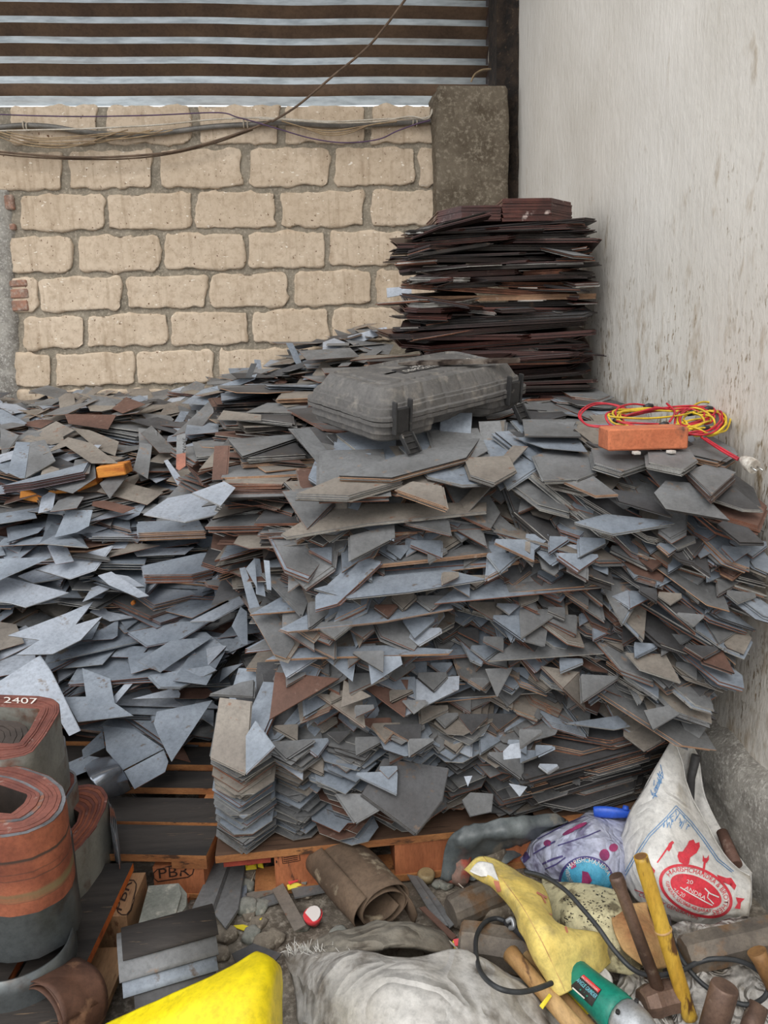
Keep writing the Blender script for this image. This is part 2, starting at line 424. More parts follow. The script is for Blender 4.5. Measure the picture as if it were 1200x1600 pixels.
# ================================================================ steel sheets
def steel(name,base,alt,third=None,rough=.6,metal=.15,sc=5,lo3=.62,hi3=.70):
    return mat(name,base,alt,sc,.38,.66,rough,metal,third,26,lo3,hi3,.15,50,.001)
SM=[steel('blue_grey_steel',(150,158,168),(122,130,140),(112,102,96)),       #0
    steel('dull_grey_steel',(132,133,134),(106,106,106),(142,122,106)),   #1
    steel('dark_oiled_steel',(92,92,94),(70,68,68),(104,88,76)),     #2
    steel('warm_grey_steel',(150,142,132),(124,116,108),(136,100,80)),   #3
    steel('rusted_steel',(114,84,72),(92,68,58),(138,116,104),.75,.1),    #4
    steel('pale_steel',(178,184,194),(158,165,175),(140,132,126),.55,.2),      #5
    steel('rusty_edge',(140,92,70),(104,70,56),(172,134,106),.8,.1,14),     #6
    steel('tan_edge',(186,146,114),(150,116,92),(196,176,156),.8,.1,14),    #7
    steel('pale_edge',(176,174,168),(136,130,124),(96,84,74),.5,.3,16),     #8
    steel('dark_edge',(66,60,56),(46,42,40),(110,88,72),.7,.2,14),        #9
    steel('dark_varnish',(58,40,36),(38,28,27),(84,60,54),.35,.1),     #10
    steel('red_brown_varnish',(92,52,44),(66,38,34),(130,96,88),.35,.1), #11
    ]
CN={0:'blue-grey',1:'dull grey',2:'dark grey',3:'warm grey',4:'rust-brown',5:'pale blue-grey',10:'dark brown',11:'red-brown'}
SHEETS=[]  # dict: pts (top polygon, world), down vector, mt, me, zone, shape
def xlim(z): return 1.20 if z>.88 else 1.20-.16*min(1,(.88-z)/.38)
def rec(pts,down,mt,me,zone,shape):
    c=sum(pts,Vector())/len(pts)
    mx=max(p.x-xlim(p.z if zone==FZ else 2) for p in pts); my=max(p.y for p in pts)-4.67
    s=Vector((-max(0,mx),-max(0,my),0))
    if zone==FZ and mx>0 and any(p.x>xlim(p.z) for p in pts): s.x-=rnd.uniform(0,.03)
    if s.length>0: pts=[p+s for p in pts]
    SHEETS.append((pts,down,mt,me,zone,shape))
FZ='front stack' 
def outline(kind,w,L,r_):
    h=w/2
    if kind=='v': return [(0,0),(h,h),(h,L),(-h,L),(-h,h)]
    if kind=='sr': return [(-h,0),(h,w),(h,L),(-h,L)]
    if kind=='sl': return [(-h,w),(h,0),(h,L),(-h,L)]
    if kind=='av': return [(-h*.3,0),(h,h*1.3),(h,L),(-h,L),(-h,h*.7)]
    if kind=='bv': return [(-h*.35,0),(h*.35,0),(h,h*.65),(h,L),(-h,L),(-h,h*.65)]
    if kind=='bo': return [(-h,L*.5),(0,0),(h,L*.5),(h*.6,L),(-h*.6,L)]
    if kind=='tz': return [(-h,0),(h,0),(h-L,L),(-h+L,L)] if h>L*1.15 else [(-h,0),(h,0),(h*.3,L),(-h*.3,L)]
    return [(-h,0),(h,0),(h,L),(-h,L)]
SHN={'v':'pointed','sr':'slanted','sl':'slanted','av':'lopsided','bv':'blunt','bo':'tapered','tz':'mitred','r':'oblong'}
def sheet_at(kind,w,L,P,yaw,droop,rollz,th,mt,me,zone):
    """tip of the outline at P, pointing to -Y turned by yaw, tip lowered by droop"""
    M=Matrix.Rotation(yaw,3,'Z')@Matrix.Rotation(droop,3,'X')@Matrix.Rotation(rollz,3,'Y')
    pts=[P+M@Vector((x,y,0)) for x,y in outline(kind,w,L,rnd)]
    rec(pts,M@Vector((0,0,-th)),mt,me,zone,kind)
def wpick(r_,opts):
    s=sum(a for a,_ in opts); x=r_.random()*s
    for a,b in opts:
        x-=a
        if x<=0: return b
    return opts[-1][1]
def pack(kind,w,L,P,yaw,droop,roll,n,th,mt,me,zone,r_,jit=.006,gap=1.12):
    """n like sheets lying on each other, top sheet first"""
    M=Matrix.Rotation(yaw,3,'Z')@Matrix.Rotation(droop,3,'X')@Matrix.Rotation(roll,3,'Y')
    dn=M@Vector((0,0,-1))
    for k in range(n):
        q=P+dn*(th*gap*k)+M@Vector((r_.gauss(0,jit),r_.gauss(0,jit)-jit*.3*k,0))
        sheet_at(kind,w,L,q,yaw+r_.gauss(0,.012),droop,roll,th,mt if r_.random()<.8 else wpick(r_,[(1,0),(1,1),(1,3)]) if mt in(0,1,3,5) else mt,me if r_.random()<.7 else wpick(r_,[(2,8),(1,9),(1,6)]),zone)

# ---- the big stack in front (stands on a pallet), its face towards the camera
fr=random.Random(11)
FZ='front stack'
def face_y(x,z):
    """how near the face comes"""
    t=(z-.15)/.95
    y=2.02+.05*math.sin(x*5)+.03*t
    if t>.85: y+=(t-.85)*1.1
    if z<.34: y+=(.34-z)*.10
    if x>.62: y+= -.16*min(1,(x-.62)/.5)*max(0,min(1,(z-.25)/.3))
    if x>.55 and z<.42: y-= .07*min(1,(x-.55)/.06)
    if x<-.1: y+=(-.1-x)*.15
    return y
def left_x(z):
    return (-.29 if z<.47 else -.16 if z<.60 else -.14+(z-.6)*.10 if z<1.0 else -.06)+ .03*math.sin(z*40)
z=.155
layer=0
for ci in range(6):
    cx=-.245+.152*ci; z_=.150; wob=0; top=.44+fr.uniform(-.03,.03)-(.03 if ci==5 else 0)
    mt=fr.choice([0,1]); me=8
    cw=.150 if ci<2 else .135
    while z_<top:
        if fr.random()<.20: mt=wpick(fr,[(4,0),(4,1),(2,3),(1.2,4 if z_<.26 else 1)])
        if fr.random()<.32: me=wpick(fr,[(4,8),(2,9),(2,6),(1,1)]); wob=fr.gauss(0,.014)
        y0=(1.905,1.935,1.95,1.945,1.96,1.98)[ci]+.02*math.sin(ci*2)-.18*(z_-.15)+wob+.03*(ci>2)
        kd='v' if fr.random()<.85 else 'bv'
        sheet_at(kd,cw*fr.uniform(.95,1.05),.32,Vector((cx+fr.gauss(0,.006)*(1+ci*.6)+.03*(z_-.15)+wob*(ci>1),y0+fr.gauss(0,.004)*(1+ci),z_)),fr.gauss(.05*math.sin(ci),.03)*(1+1.2*ci),R(7)+fr.gauss(0,.012),fr.gauss(0,.01),.0026,mt,me,FZ)
        z_+=.0040
while z<1.10:
    x=left_x(z)+fr.uniform(0,.06)+(.86 if z<.30 else .34 if z<.39 else 0)
    hi=z>.40
    while x<1.20:
        w_=fr.choice([.055,.07,.085,.10,.12,.14]) if hi else fr.choice([.10,.12,.14])
        if fr.random()<.04 and hi: w_*=1.7
        right = (x-.5)/.7
        low_right = x>.53 and z<.40
        if low_right:
            # long straight-edged old sheets
            w_=fr.uniform(.35,.6); kind='bv' if fr.random()<.5 else 'r'
            n=fr.randint(5,9); th=.0022
            P=Vector((min(x+w_/2,1.15-w_/2), face_y(x,z)+.25*(min(x+w_/2,1.15-w_/2)-.57)+fr.gauss(0,.012), z+fr.uniform(0,.004)))
            pack(kind,w_,.4,P,R(15)+fr.gauss(0,.02),R(2)+fr.gauss(0,.01),R(-2),n,th,wpick(fr,[(3,2),(2,1)]),wpick(fr,[(5,7),(2,6),(2,9)] if z>.28 else [(4,9),(1,6),(3,8)]),FZ,fr,.004)
            x+=w_*.8
            continue
        kind=wpick(fr,[(4,'v'),(3,'sr'),(4,'sl'),(1.6,'av'),(.2,'bv')]) if hi else wpick(fr,[(5,'v'),(1.2,'bv'),(1,'av')])
        if z<.33 and x<.05: kind='v'
        n=fr.randint(2,6) if hi else fr.randint(3,6); th=fr.choice([.0022,.003,.0026])
        yaw=fr.gauss(0,.34)+(.35*max(0,right)) if hi else fr.gauss(.0,.12)
        if hi and x<-.05: yaw+=-.45*fr.random()
        P=Vector((x+w_*.5,face_y(x,z)+fr.gauss(0,.05) if hi else face_y(x,z)+fr.gauss(0,.012),z+fr.uniform(-.004,.008)))
        droop=R(23)+fr.gauss(0,.09) if hi else R(9)+fr.gauss(0,.02)
        if fr.random()<.06: droop+=R(12)
        mt=wpick(fr,[(4.5,0),(4,1),(1.2,2),(1.8,3),(.35,4)]) if not(z>.9) else wpick(fr,[(2,0),(4,1),(2,2),(2,3),(.2,4)])
        if x>.7: mt=wpick(fr,[(3,0),(4,1),(3,2),(1,3),(.6,4)])
        me=wpick(fr,[(3,8),(2,9),(3,6),(2,7),(2,1)])
        if z<.27 and x<.35: mt=wpick(fr,[(2,4),(3,1),(2,2)])
        P.x=min(P.x,1.175-.0*w_)
        # keep clear of the white wall
        L=.34 if x>.05 else .22
        pack(kind,w_,L,P,yaw,droop,fr.gauss(0,.035),n,th,mt,me,FZ,fr,.004)
        x+=w_*fr.uniform(.62,.95)
    z+=fr.uniform(.017,.024) if z>.40 else fr.uniform(.012,.016)
    layer+=1
# a few long thin-edged sheets running across the face
for (xa,xb,zz) in [(-.14,.5,.99),(.1,.9,.90),(-.2,.35,.80),(.3,1.1,.84),(-.22,.3,.70),(-.05,.5,.62),(.45,1.1,.66),(-.1,.4,.55),(.2,.75,.50)]:
    n=fr.randint(2,4); xm=(xa+xb)/2; L_=.22; w_=xb-xa
    for k in range(n):
        Y=face_y(xm,zz)-.015+fr.gauss(0,.005)
        M=Matrix.Rotation(R(fr.uniform(-6,4)),3,'Z')@Matrix.Rotation(R(10),3,'X')@Matrix.Rotation(R(fr.uniform(-3,0)),3,'Y')
        c_=Vector((xm,Y,zz-.0032*k))
        pts=[c_+M@Vector(p) for p in ((-w_/2,0,0),(w_/2,0,0),(w_/2-.2,.2,0),(-w_/2+.2,.2,0))]
        rec(pts,M@Vector((0,0,-.0028)),wpick(fr,[(2,0),(2,1)]),wpick(fr,[(3,7),(3,6),(1,8)]),FZ,'tz')
# its top: broad grey sheets shelving up to the rear
def top_z(x,y):
    s=(y-2.10)
    return 1.115+.20*min(.85,s)+.010*math.sin(x*6)
yy=3.30
while yy>2.06:
    x=-.03+fr.uniform(0,.08)
    while x<1.12:
        w_=fr.choice([.13,.16,.19,.23])
        kind=wpick(fr,[(4,'bv'),(2,'v'),(1,'sr'),(1,'sl'),(1,'r')])
        n=fr.randint(2,5)
        P=Vector((min(x+w_/2,1.19-w_/2),yy+fr.gauss(0,.02),top_z(x,yy)+fr.uniform(-.003,.006)))
        dr=R(14) if yy<2.4 else R(4)
        pack(kind,w_,.34,P,fr.gauss(.05,.14),dr+fr.gauss(0,.03),fr.gauss(0,.03),n,.0026,wpick(fr,[(4,1),(2,2),(2,3),(1,0)]),wpick(fr,[(3,8),(2,9),(2,6)]),FZ,fr,.006)
        x+=w_*fr.uniform(.75,1.0)
    yy-=.095
CORE_FRONT=[]
# ---- columns just behind its left side
cr=random.Random(21); CZ='columns behind front stack'
def column(cx,cy,ztop,depth,w_,yaw,r_,zone,mts,mes,step=.006,jit=.03,L=.3,th=.0028,droop=.06,kinds=(('r',3),('sr',2),('sl',2),('bv',1)),yawj=.12):
    z=ztop; 
    while z>ztop-depth:
        k=wpick(r_,[(b,a) for a,b in kinds]); ww=w_*r_.uniform(.7,1.1); n=r_.randint(1,4); mt=wpick(r_,mts); me=wpick(r_,mes)
        ya=yaw+r_.gauss(0,yawj); j1,j2=r_.gauss(0,jit),r_.gauss(0,jit)
        for q in range(n):
            P=Vector((cx+j1+r_.gauss(0,.005),cy+j2+r_.gauss(0,.004),z))
            # outline tip sits forward of the centre
            M=Matrix.Rotation(ya,3,'Z'); P=P+M@Vector((0,-L/2,0))
            sheet_at(k,ww,L*r_.uniform(.9,1.1),P,ya,droop+r_.gauss(0,.012),r_.gauss(0,.015),th,mt,me,zone); z-=step*r_.uniform(.7,1.2)
MG=[(3,1),(2,3),(1.5,2),(1,0),(.3,4)]; EG=[(3,8),(2,9),(2.5,6),(1,7)]
for (px,py,Y,wd,dp) in [(400,720,2.55,.26,.45),(440,700,2.6,.25,.3),(400,655,2.95,.3,.25),(460,640,3.1,.3,.25),(360,700,2.9,.24,.25),(500,610,3.3,.34,.25),(560,580,3.5,.36,.3),(620,560,3.75,.34,.4),(640,600,3.4,.5,.3),(420,610,3.5,.4,.3),(480,900,2.35,.2,.5)]:
    P=pY(px,py,Y)
    column(P.x,P.y,P.z,dp,wd,cr.gauss(0,.15),cr,CZ,MG,EG,.0052,.028)
for (px,py,Y,wd,dp) in [(405,745,2.42,.24,.28),(455,800,2.3,.16,.35)]:
    P=pY(px,py,Y); column(P.x,P.y,P.z,dp,wd,R(-8),cr,CZ,MG,[(2,4),(3,9),(3,6),(1,8)],.0046,.02,.3,.0028,.03,yawj=.06)

# ---- the loose heap on the left
hr=random.Random(5); HZ='left heap'
def heap_z(x,y):
    prof=[(2.15,.06),(2.40,.16),(2.62,.24),(2.70,.40),(3.0,.50),(3.06,.70),(3.30,.86),(3.6,1.02),(3.9,1.12),(4.3,1.19),(4.7,1.24)]
    y2=y-.08*math.sin(x*3.1+1)-.05*math.sin(x*7)
    for (a,za),(b,zb) in zip(prof,prof[1:]):
        if y2<=b: 
            k=max(0,(y2-a)/(b-a)); zz=za+(zb-za)*k; break
    else: zz=1.24
    if y>3.7 and x>-.6: zz+=.42*max(0,min(1,(x+.6)/1.1))*min(1,(y-3.7)/.4)
    return zz+.03*math.sin(x*9+y*7)
cells=[]
y=4.62
while y>2.12:
    x=-2.5
    while x<.30:
        cells.append((x+hr.gauss(0,.04),y+hr.gauss(0,.04))); x+=.23
    y-=.20
for (x,y) in cells:
    lim=.30 if y>3.2 else (-.05 if y>2.8 else -.22)
    if x>lim: continue
    if y<2.5 and x>-.30: continue
    if x<-1.2 and y<2.0: continue
    if y<2.56: continue
    zt_=heap_z(x,y)+hr.uniform(-.03,.03)
    yaw=hr.choice([0,0,.3,-.4,.8,-.9,1.57])+hr.gauss(0,.25)
    near=y<3.3
    MT=[(5,0),(2,5),(2,1),(1.2,3),(.35,4)] if near else [(1.5,0),(.7,5),(4,1),(2,3),(1,2),(.5,4)]
    ME=[(2.5,8),(1.8,9),(3.5,6),(1.8,7)]
    column(x,y,zt_,.20 if not near else .30,hr.uniform(.2,.36),yaw,hr,HZ,MT,ME,.0075,.045,hr.uniform(.16,.3),.0024,.10+hr.gauss(0,.04),yawj=.25)
    for k in range(5 if near else 7):
        a=hr.uniform(0,6.28); s_=hr.uniform(.12,.30); w2=s_*hr.uniform(.3,.6)
        P=Vector((x+hr.gauss(0,.10),y+hr.gauss(0,.08),0)); P.z=heap_z(P.x,P.y)+.012+.006*k
        kd=wpick(hr,[(3,'sr'),(3,'sl'),(2,'v'),(2,'r'),(2,'tz')]); wd,Ld=(w2,s_) if kd!='tz' else (s_,w2)
        sheet_at(kd,wd,Ld,P,a,0,0,.0016,wpick(hr,MT),wpick(hr,ME),HZ)
        # tip it to follow the slope
        pts,dn,mt,me,zn,sh=SHEETS.pop(); c_=sum(pts,Vector())/len(pts)
        M=Matrix.Rotation(R(hr.uniform(4,24)),3,'X')@Matrix.Rotation(hr.gauss(0,.12),3,'Y')
        rec([c_+M@(p-c_) for p in pts],M@dn,mt,me,zn,sh)

# ---- the tall dark stack in the corner
dr=random.Random(9); DZ='dark corner stack'
z=1.02
DY=3.12
ztop=pY(800,352,DY).z
while z<ztop:
    t=(z-1.0)/(ztop-1.0)
    xl=pY(642,400,DY).x+ .04*math.sin(z*19)+(.10*max(0,t-.9)*10*.3); xr=pY(918,400,DY).x+.02*math.sin(z*23)+.07*(1-t)
    thick=dr.uniform(.008,.026)
    if dr.random()<.35:
        segs=[(xl,xr)]
    else:
        m_=dr.uniform(xl+.2,xr-.2); segs=[(xl,m_),(m_-.05,xr)]
    for (a,b) in segs:
        a+=dr.uniform(-.05,.05); b+=dr.uniform(-.05,.05); b=min(b,1.19)
        n=max(2,int(thick/.0036)); Y=DY+dr.gauss(0,.035); mt=wpick(dr,[(4,10),(2,2),(2,11),(1,1)]); me=wpick(dr,[(4,10),(4,11),(3,9),(1.2,6),(.8,7),(.7,8)])
        yaw=R(dr.gauss(-2,5)); rl=R(dr.gauss(-.5,1.6)); dp=R(dr.gauss(5,4)); L=.36
        ca=dr.uniform(0,.12); cb=dr.uniform(0,.12)
        for k in range(n):
            M=Matrix.Rotation(yaw+dr.gauss(0,.012),3,'Z')@Matrix.Rotation(dp,3,'X')@Matrix.Rotation(rl,3,'Y')
            w2=(b-a)/2; c_=Vector(((a+b)/2+dr.gauss(0,.008),Y+dr.gauss(0,.004),z+k*.0036))
            pts=[c_+M@Vector(p) for p in ((-w2+ca*1.0,0,0),(w2-cb,0,0),(w2,cb,0),(w2,L,0),(-w2,L,0),(-w2,ca,0))]
            rec(pts,M@Vector((0,0,-.0030)),mt,me if dr.random()<.8 else 9,DZ,'bv')
    # small ends sticking out
    for k in range(dr.randint(1,3)):
        w_=dr.uniform(.06,.16); sx=dr.choice([xl+.02,xl+.05,xr-.05,dr.uniform(xl,xr)]); 
        pack(dr.choice(['v','sr','sl','r']),w_,.3,Vector((min(sx,1.15),DY-.03+dr.gauss(0,.03),z+.004)),dr.gauss(0,.5)+(-.8 if sx<xl+.1 else .0),R(dr.gauss(8,5)),dr.gauss(0,.05),dr.randint(2,5),.003,wpick(dr,[(4,10),(3,2),(1,11),(1.5,1)]),wpick(dr,[(3,10),(3,9),(2,11),(1,6),(.6,8)]),DZ,dr,.006)
    z+=thick*1.02
HEROES_HERE=True
# ================================================================ sheets that show whole: each traced where it lies on the pile, on its own tilted plane
HERO_LABEL={}; BLOCKERS=[]
def pile_bvh():
    V=[]; Fc=[]
    for (pts,dn,mt,me,zn,sh) in SHEETS:
        n=len(pts); o=len(V); V+=[tuple(p) for p in pts]+[tuple(p+dn) for p in pts]; Fc.append(tuple(range(o,o+n)))
        for k in range(n): Fc.append((o+k,o+n+k,o+n+(k+1)%n,o+(k+1)%n))
    o=len(V); V+=[(-4,0,0),(3,0,0),(3,5,0),(-4,5,0)]; Fc.append((o,o+1,o+2,o+3))
    o=len(V); V+=[(-1.3,1.85,.15),(-.28,1.85,.15),(-.28,2.7,.15),(-1.3,2.7,.15)]; Fc.append((o,o+1,o+2,o+3))
    return BVHTree.FromPolygons(V,Fc,epsilon=0)
PB=pile_bvh()
def hit(px,py):
    loc,n,i,d=PB.ray_cast(EYE,ray(px,py)); return loc
hrng=random.Random(77)
def hero(poly,mt,me,n=1,droop=16,roll=0,lift=.02,zone=None,th=.002,step=0.0,label=None,anchor=None,tip=None):
    cx=sum(p[0] for p in poly)/len(poly); cy=sum(p[1] for p in poly)/len(poly)
    if anchor is None:
        c=[hit(cx,cy)]+[hit(cx+(p[0]-cx)*.6,cy+(p[1]-cy)*.6) for p in poly]; c=[q for q in c if q]
        if not c: c=[pY(cx,cy,2.05)]
        ds=sorted((q-EYE).length/ray(*proj(q)).length for q in c); t=ds[0]*.4+ds[len(ds)//2]*.6
    else: t=anchor
    if tip is not None:
        q=hit(*tip) or pY(tip[0],tip[1],2.05); t=(q-EYE).dot(_F); p0=pT(tip[0],tip[1],t-lift)
    else: p0=pT(cx,cy,t-lift)
    nn=Vector((math.sin(R(roll)),-math.sin(R(droop)),math.cos(R(droop)))).normalized()
    pts=[pplane(px,py,p0,nn) for px,py in poly]
    if zone is None: zone=HZ
    for k in range(n):
        off=-nn*(th*1.15*k)+Vector((hrng.gauss(0,.003),-step*k+hrng.gauss(0,.002),0)) if k else Vector((0,0,0))
        rec([p+off for p in pts],-nn*th,mt,me if hrng.random()<.7 else hrng.choice([8,9,1]),zone,'r')
        if k==0: HERO_LABEL[len(SHEETS)-1]=label
    return pts
for a in [
 # front stack, top
 ([(530,743),(620,712),(752,682),(728,715),(612,746)],1,7,7,10,0,.05,'F','long bent-cornered grey sheet with a tan edge just below the dusty case'),
 ([(464,771),(525,746),(612,748),(628,750),(545,774)],3,8,9,10,0,.05,'F','grey sheet with whitish edge under the tan-edged long sheet'),
 ([(440,834),(500,797),(560,787),(760,785),(760,799),(573,818),(448,839)],3,8,4,12,0,.035,'F','very long grey sheet with whitish edge across the front stack top'),
 ([(620,765),(645,752),(690,759),(697,792)],3,7,7,14,0,.07,'F',None),
 ([(547,837),(616,819),(617,839),(548,875)],1,9,4,22,0,.07,'F',None),
 ([(632,816),(700,811),(704,834)],1,6,4,20,0,.06,'F',None),
 ([(580,870),(600,858),(760,850),(768,863),(590,882)],1,7,5,8,0,.035,'F','long sheet with a pinkish edge crossing the upper face'),
 ([(725,715),(795,712),(806,735),(772,754),(735,742)],3,8,7,10,0,.05,'F',None),
 ([(801,683),(902,683),(918,706),(850,700)],0,1,1,10,0,.05,'F','blue-grey tapered sheet between the case and the orange brick'),
 ([(816,655),(896,655),(908,682),(820,681)],1,9,2,6,0,.03,'F',None),
 ([(833,712),(880,697),(932,738),(905,748),(850,750)],1,8,6,10,0,.05,'F',None),
 ([(930,723),(973,736),(1013,723),(1015,703),(925,700)],1,8,9,9,0,.06,'F','arrow-fronted grey sheet under the left end of the orange brick'),
 ([(1014,722),(1068,733),(1089,719),(1076,700),(1012,704)],1,8,9,9,0,.06,'F','arrow-fronted grey sheet under the right end of the orange brick'),
 ([(1076,697),(1097,711),(1138,720),(1156,709),(1150,699),(1115,680)],1,7,12,8,0,.06,'F','grey sheet below the coiled wires beside the white wall'),
 ([(1075,736),(1112,772),(1150,738),(1110,722)],1,4,12,12,0,.05,'F','grey sheet with thick brown rim jutting under the wires'),
 ([(870,705),(916,709),(933,728),(903,750),(870,747)],1,8,5,10,0,.05,'F',None),
 ([(1022,770),(1040,751),(1077,754),(1137,812),(1040,795)],1,9,3,22,0,.07,'F',None),
 ([(958,764),(1013,772),(1050,807),(967,783)],2,9,3,20,0,.06,'F',None),
 ([(1109,778),(1133,749),(1191,797),(1160,795)],2,8,4,18,0,.03,'F',None),
 ([(1121,819),(1147,803),(1194,848),(1156,847)],2,9,4,20,0,.03,'F',None),
 ([(897,816),(946,803),(1066,816),(958,834)],0,8,3,14,0,.07,'F',None),
 ([(880,752),(925,742),(965,772),(930,774)],1,7,4,14,0,.06,'F',None),
 # front stack, face
 ([(430,1050),(530,1060),(421,1124)],4,6,2,32,0,.07,'F','large rust-brown triangle of sheet high on the lower left face'),
 ([(493,1082),(566,1093),(571,1137)],3,6,3,30,0,.07,'F',None),
 ([(552,1060),(638,1062),(633,1120)],4,6,2,30,0,.07,'F','rust-brown triangle of sheet in the middle of the lower face'),
 ([(533,1105),(537,1063),(579,1088)],3,8,2,34,0,.09,'F',None),
 ([(637,1062),(718,1056),(717,1077),(634,1118)],5,8,3,30,0,.08,'F','pale broad sheet right of the rust-brown triangle'),
 ([(574,1025),(626,1025),(629,1038),(580,1070)],0,8,1,40,0,.08,'F',None),
 ([(508,1029),(557,1026),(551,1065)],0,8,1,38,0,.08,'F',None),
 ([(436,1032),(492,1030),(447,1059)],5,8,3,30,0,.07,'F',None),
 ([(437,983),(480,960),(700,935),(708,951),(600,971),(450,987)],0,7,3,10,0,.035,'F','long blue-grey sheet with tan edge across the middle face'),
 ([(415,1031),(450,1013),(600,1008),(708,1015),(702,1021),(500,1027)],0,7,3,9,0,.035,'F','long blue-grey sheet with tan edge, below the similar one'),
 ([(490,920),(545,905),(700,890),(760,905),(640,925),(545,935)],0,8,2,12,0,.035,'F',None),
 ([(758,1045),(800,1043),(776,1088)],1,8,3,36,0,.08,'F',None),
 ([(845,1040),(905,1050),(880,1075),(915,1110)],3,6,3,24,0,.06,'F',None),
 ([(978,1020),(1040,1022),(1064,1066),(1000,1045)],3,8,3,22,0,.05,'F',None),
 ([(1086,1008),(1130,1018),(1148,1052),(1100,1035)],4,9,3,20,0,.04,'F','rust-brown pointed sheet reaching the white wall low down'),
 ([(1006,1110),(1045,1102),(1062,1115),(1020,1140)],1,9,2,24,0,.05,'F',None),
 ([(884,1130),(965,1118),(985,1135),(960,1140)],0,8,2,24,0,.03,'F',None),
 ([(344,1090),(392,1096),(384,1210),(330,1184)],3,8,4,40,0,.07,'F','tall grey slant-ended plate leaning at the lower left corner'),
 ([(384,1150),(399,1126),(428,1166),(384,1208)],0,7,4,38,0,.08,'F','grey plate with brown edge beside the tall leaning plate'),
 ([(566,1240),(600,1185),(700,1200),(690,1250),(650,1302)],2,8,8,34,0,.09,'F','large dark speckled sheet low on the face above the pallet'),
 ([(722,1250),(735,1238),(770,1240),(767,1268),(735,1275)],1,9,3,34,0,.08,'F',None),
 ([(525,1240),(580,1240),(590,1265),(555,1285)],1,8,5,30,0,.08,'F',None),
 # bright bent offcuts hanging on the face
 ([(797,1163),(813,1160),(814,1184),(787,1187),(786,1174)],5,5,1,55,0,.12,'F','small bright bent tin offcut above the other bright offcut'),
 ([(795,1224),(824,1229),(812,1245)],5,5,1,55,0,.12,'F','small bright pointed tin offcut low on the right face'),
 ([(725,1213),(738,1212),(731,1229)],5,5,1,55,0,.12,'F','tiny bright triangular offcut low on the face'),
 # left heap, near part
 ([(12,993),(104,958),(146,940),(118,976),(160,963),(126,1000),(82,1022),(25,1023),(62,1000)],5,8,2,22,4,.09,'H','largest pale sheet of the heap with a ragged two-pronged outline'),
 ([(-10,902),(12,902),(108,926),(42,948),(17,941),(-10,938)],5,8,2,20,4,.07,'H','pale triangular sheet at the left border of the heap'),
 ([(28,900),(58,888),(100,903),(52,911)],5,8,2,18,0,.04,'H',None),
 ([(56,889),(101,873),(176,852),(148,890),(108,904)],5,8,3,22,-6,.07,'H','pale winged sheet above the large two-pronged one'),
 ([(85,840),(104,797),(145,797),(139,822),(120,832)],0,8,1,34,0,.07,'H','blue-grey rectangular sheet leaning against the heap'),
 ([(153,899),(174,893),(233,931),(216,934),(170,914)],5,8,1,20,0,.06,'H',None),
 ([(130,940),(144,918),(170,909),(171,920),(140,936)],5,8,2,18,0,.04,'H',None),
 ([(172,896),(200,900),(226,916),(205,917)],5,8,1,18,0,.03,'H',None),
 ([(140,956),(160,942),(168,955),(210,964),(172,971)],5,8,1,20,0,.05,'H',None),
 ([(205,858),(303,855),(289,866),(214,869)],5,8,1,14,0,.09,'H','narrow pale mitred sheet jutting from the middle of the heap'),
 ([(215,815),(310,812),(320,828),(216,832)],0,7,16,8,0,.07,'H','top sheet of the neat pink-edged pile in the heap'),
 ([(222,884),(314,864),(362,860),(332,889),(300,897),(226,898)],0,6,16,10,0,.07,'H','top sheet of the stepped brown-edged pile in the heap'),
 ([(248,791),(287,750),(314,760),(275,803)],1,8,1,24,0,.10,'H','grey oblong sheet lying askew on pale sheets'),
 ([(256,720),(262,718),(286,750),(278,759)],5,8,1,26,0,.10,'H',None),
 ([(225,803),(262,778),(330,765),(366,770),(352,800),(290,815)],5,8,3,14,0,.05,'H','wide pale sheet below the askew grey oblong sheet'),
 ([(300,770),(350,752),(368,762),(345,790)],5,8,2,14,0,.06,'H',None),
 ([(208,734),(219,692),(238,694),(231,748)],1,8,1,30,0,.06,'H','grey upright parallelogram sheet right of the orange wood blocks'),
 ([(335,697),(357,696),(353,749),(331,750)],4,9,2,50,0,.07,'H','dark brown rectangular plate standing against the heap'),
 ([(268,682),(291,661),(331,623),(334,644),(317,665)],1,6,2,22,-10,.06,'H',None),
 ([(339,656),(349,641),(408,648),(408,657)],3,8,1,18,0,.06,'H',None),
 ([(374,888),(383,886),(409,956),(393,964)],0,8,1,40,0,.12,'H','front pale strip of the fanned strips beside the stack'),
 ([(396,872),(406,873),(415,932),(400,928)],0,8,1,40,0,.10,'H','second pale strip of the fanned strips'),
 ([(412,875),(421,876),(424,922),(417,921)],0,8,1,42,0,.09,'H','narrow last pale strip of the fanned strips'),
 ([(384,888),(398,872),(402,920)],0,8,1,40,0,.09,'H',None),
 ([(376,948),(386,956),(387,1007),(379,1007),(362,978)],0,8,1,46,0,.12,'H','pale pointed sheet hanging below the fanned strips'),
 ([(296,971),(378,930),(383,942),(332,970)],5,8,2,18,-6,.09,'H',None),
 ([(200,988),(280,972),(332,968),(280,1000),(230,1009)],0,6,3,16,-4,.08,'H','pale band-shaped sheet with rusty rim crossing the heap'),
 ([(314,983),(372,950),(366,965),(330,984)],1,8,2,16,-4,.06,'H',None),
 ([(233,1055),(328,1040),(338,1047),(284,1073),(250,1073)],0,8,4,16,0,.06,'H',None),
 ([(206,1092),(252,1080),(276,1074),(282,1084),(280,1090)],5,8,1,20,0,.06,'H',None),
 ([(202,1060),(209,1066),(181,1099),(172,1095)],5,8,1,24,0,.09,'H','small pale strip propped on the low grey sheets'),
 ([(343,1066),(347,1044),(380,1036)],0,8,1,30,0,.10,'H',None),
 ([(328,1084),(376,1066),(396,1062),(395,1088)],1,8,5,20,0,.10,'F','grey wedge sheet at the left shoulder of the front stack'),
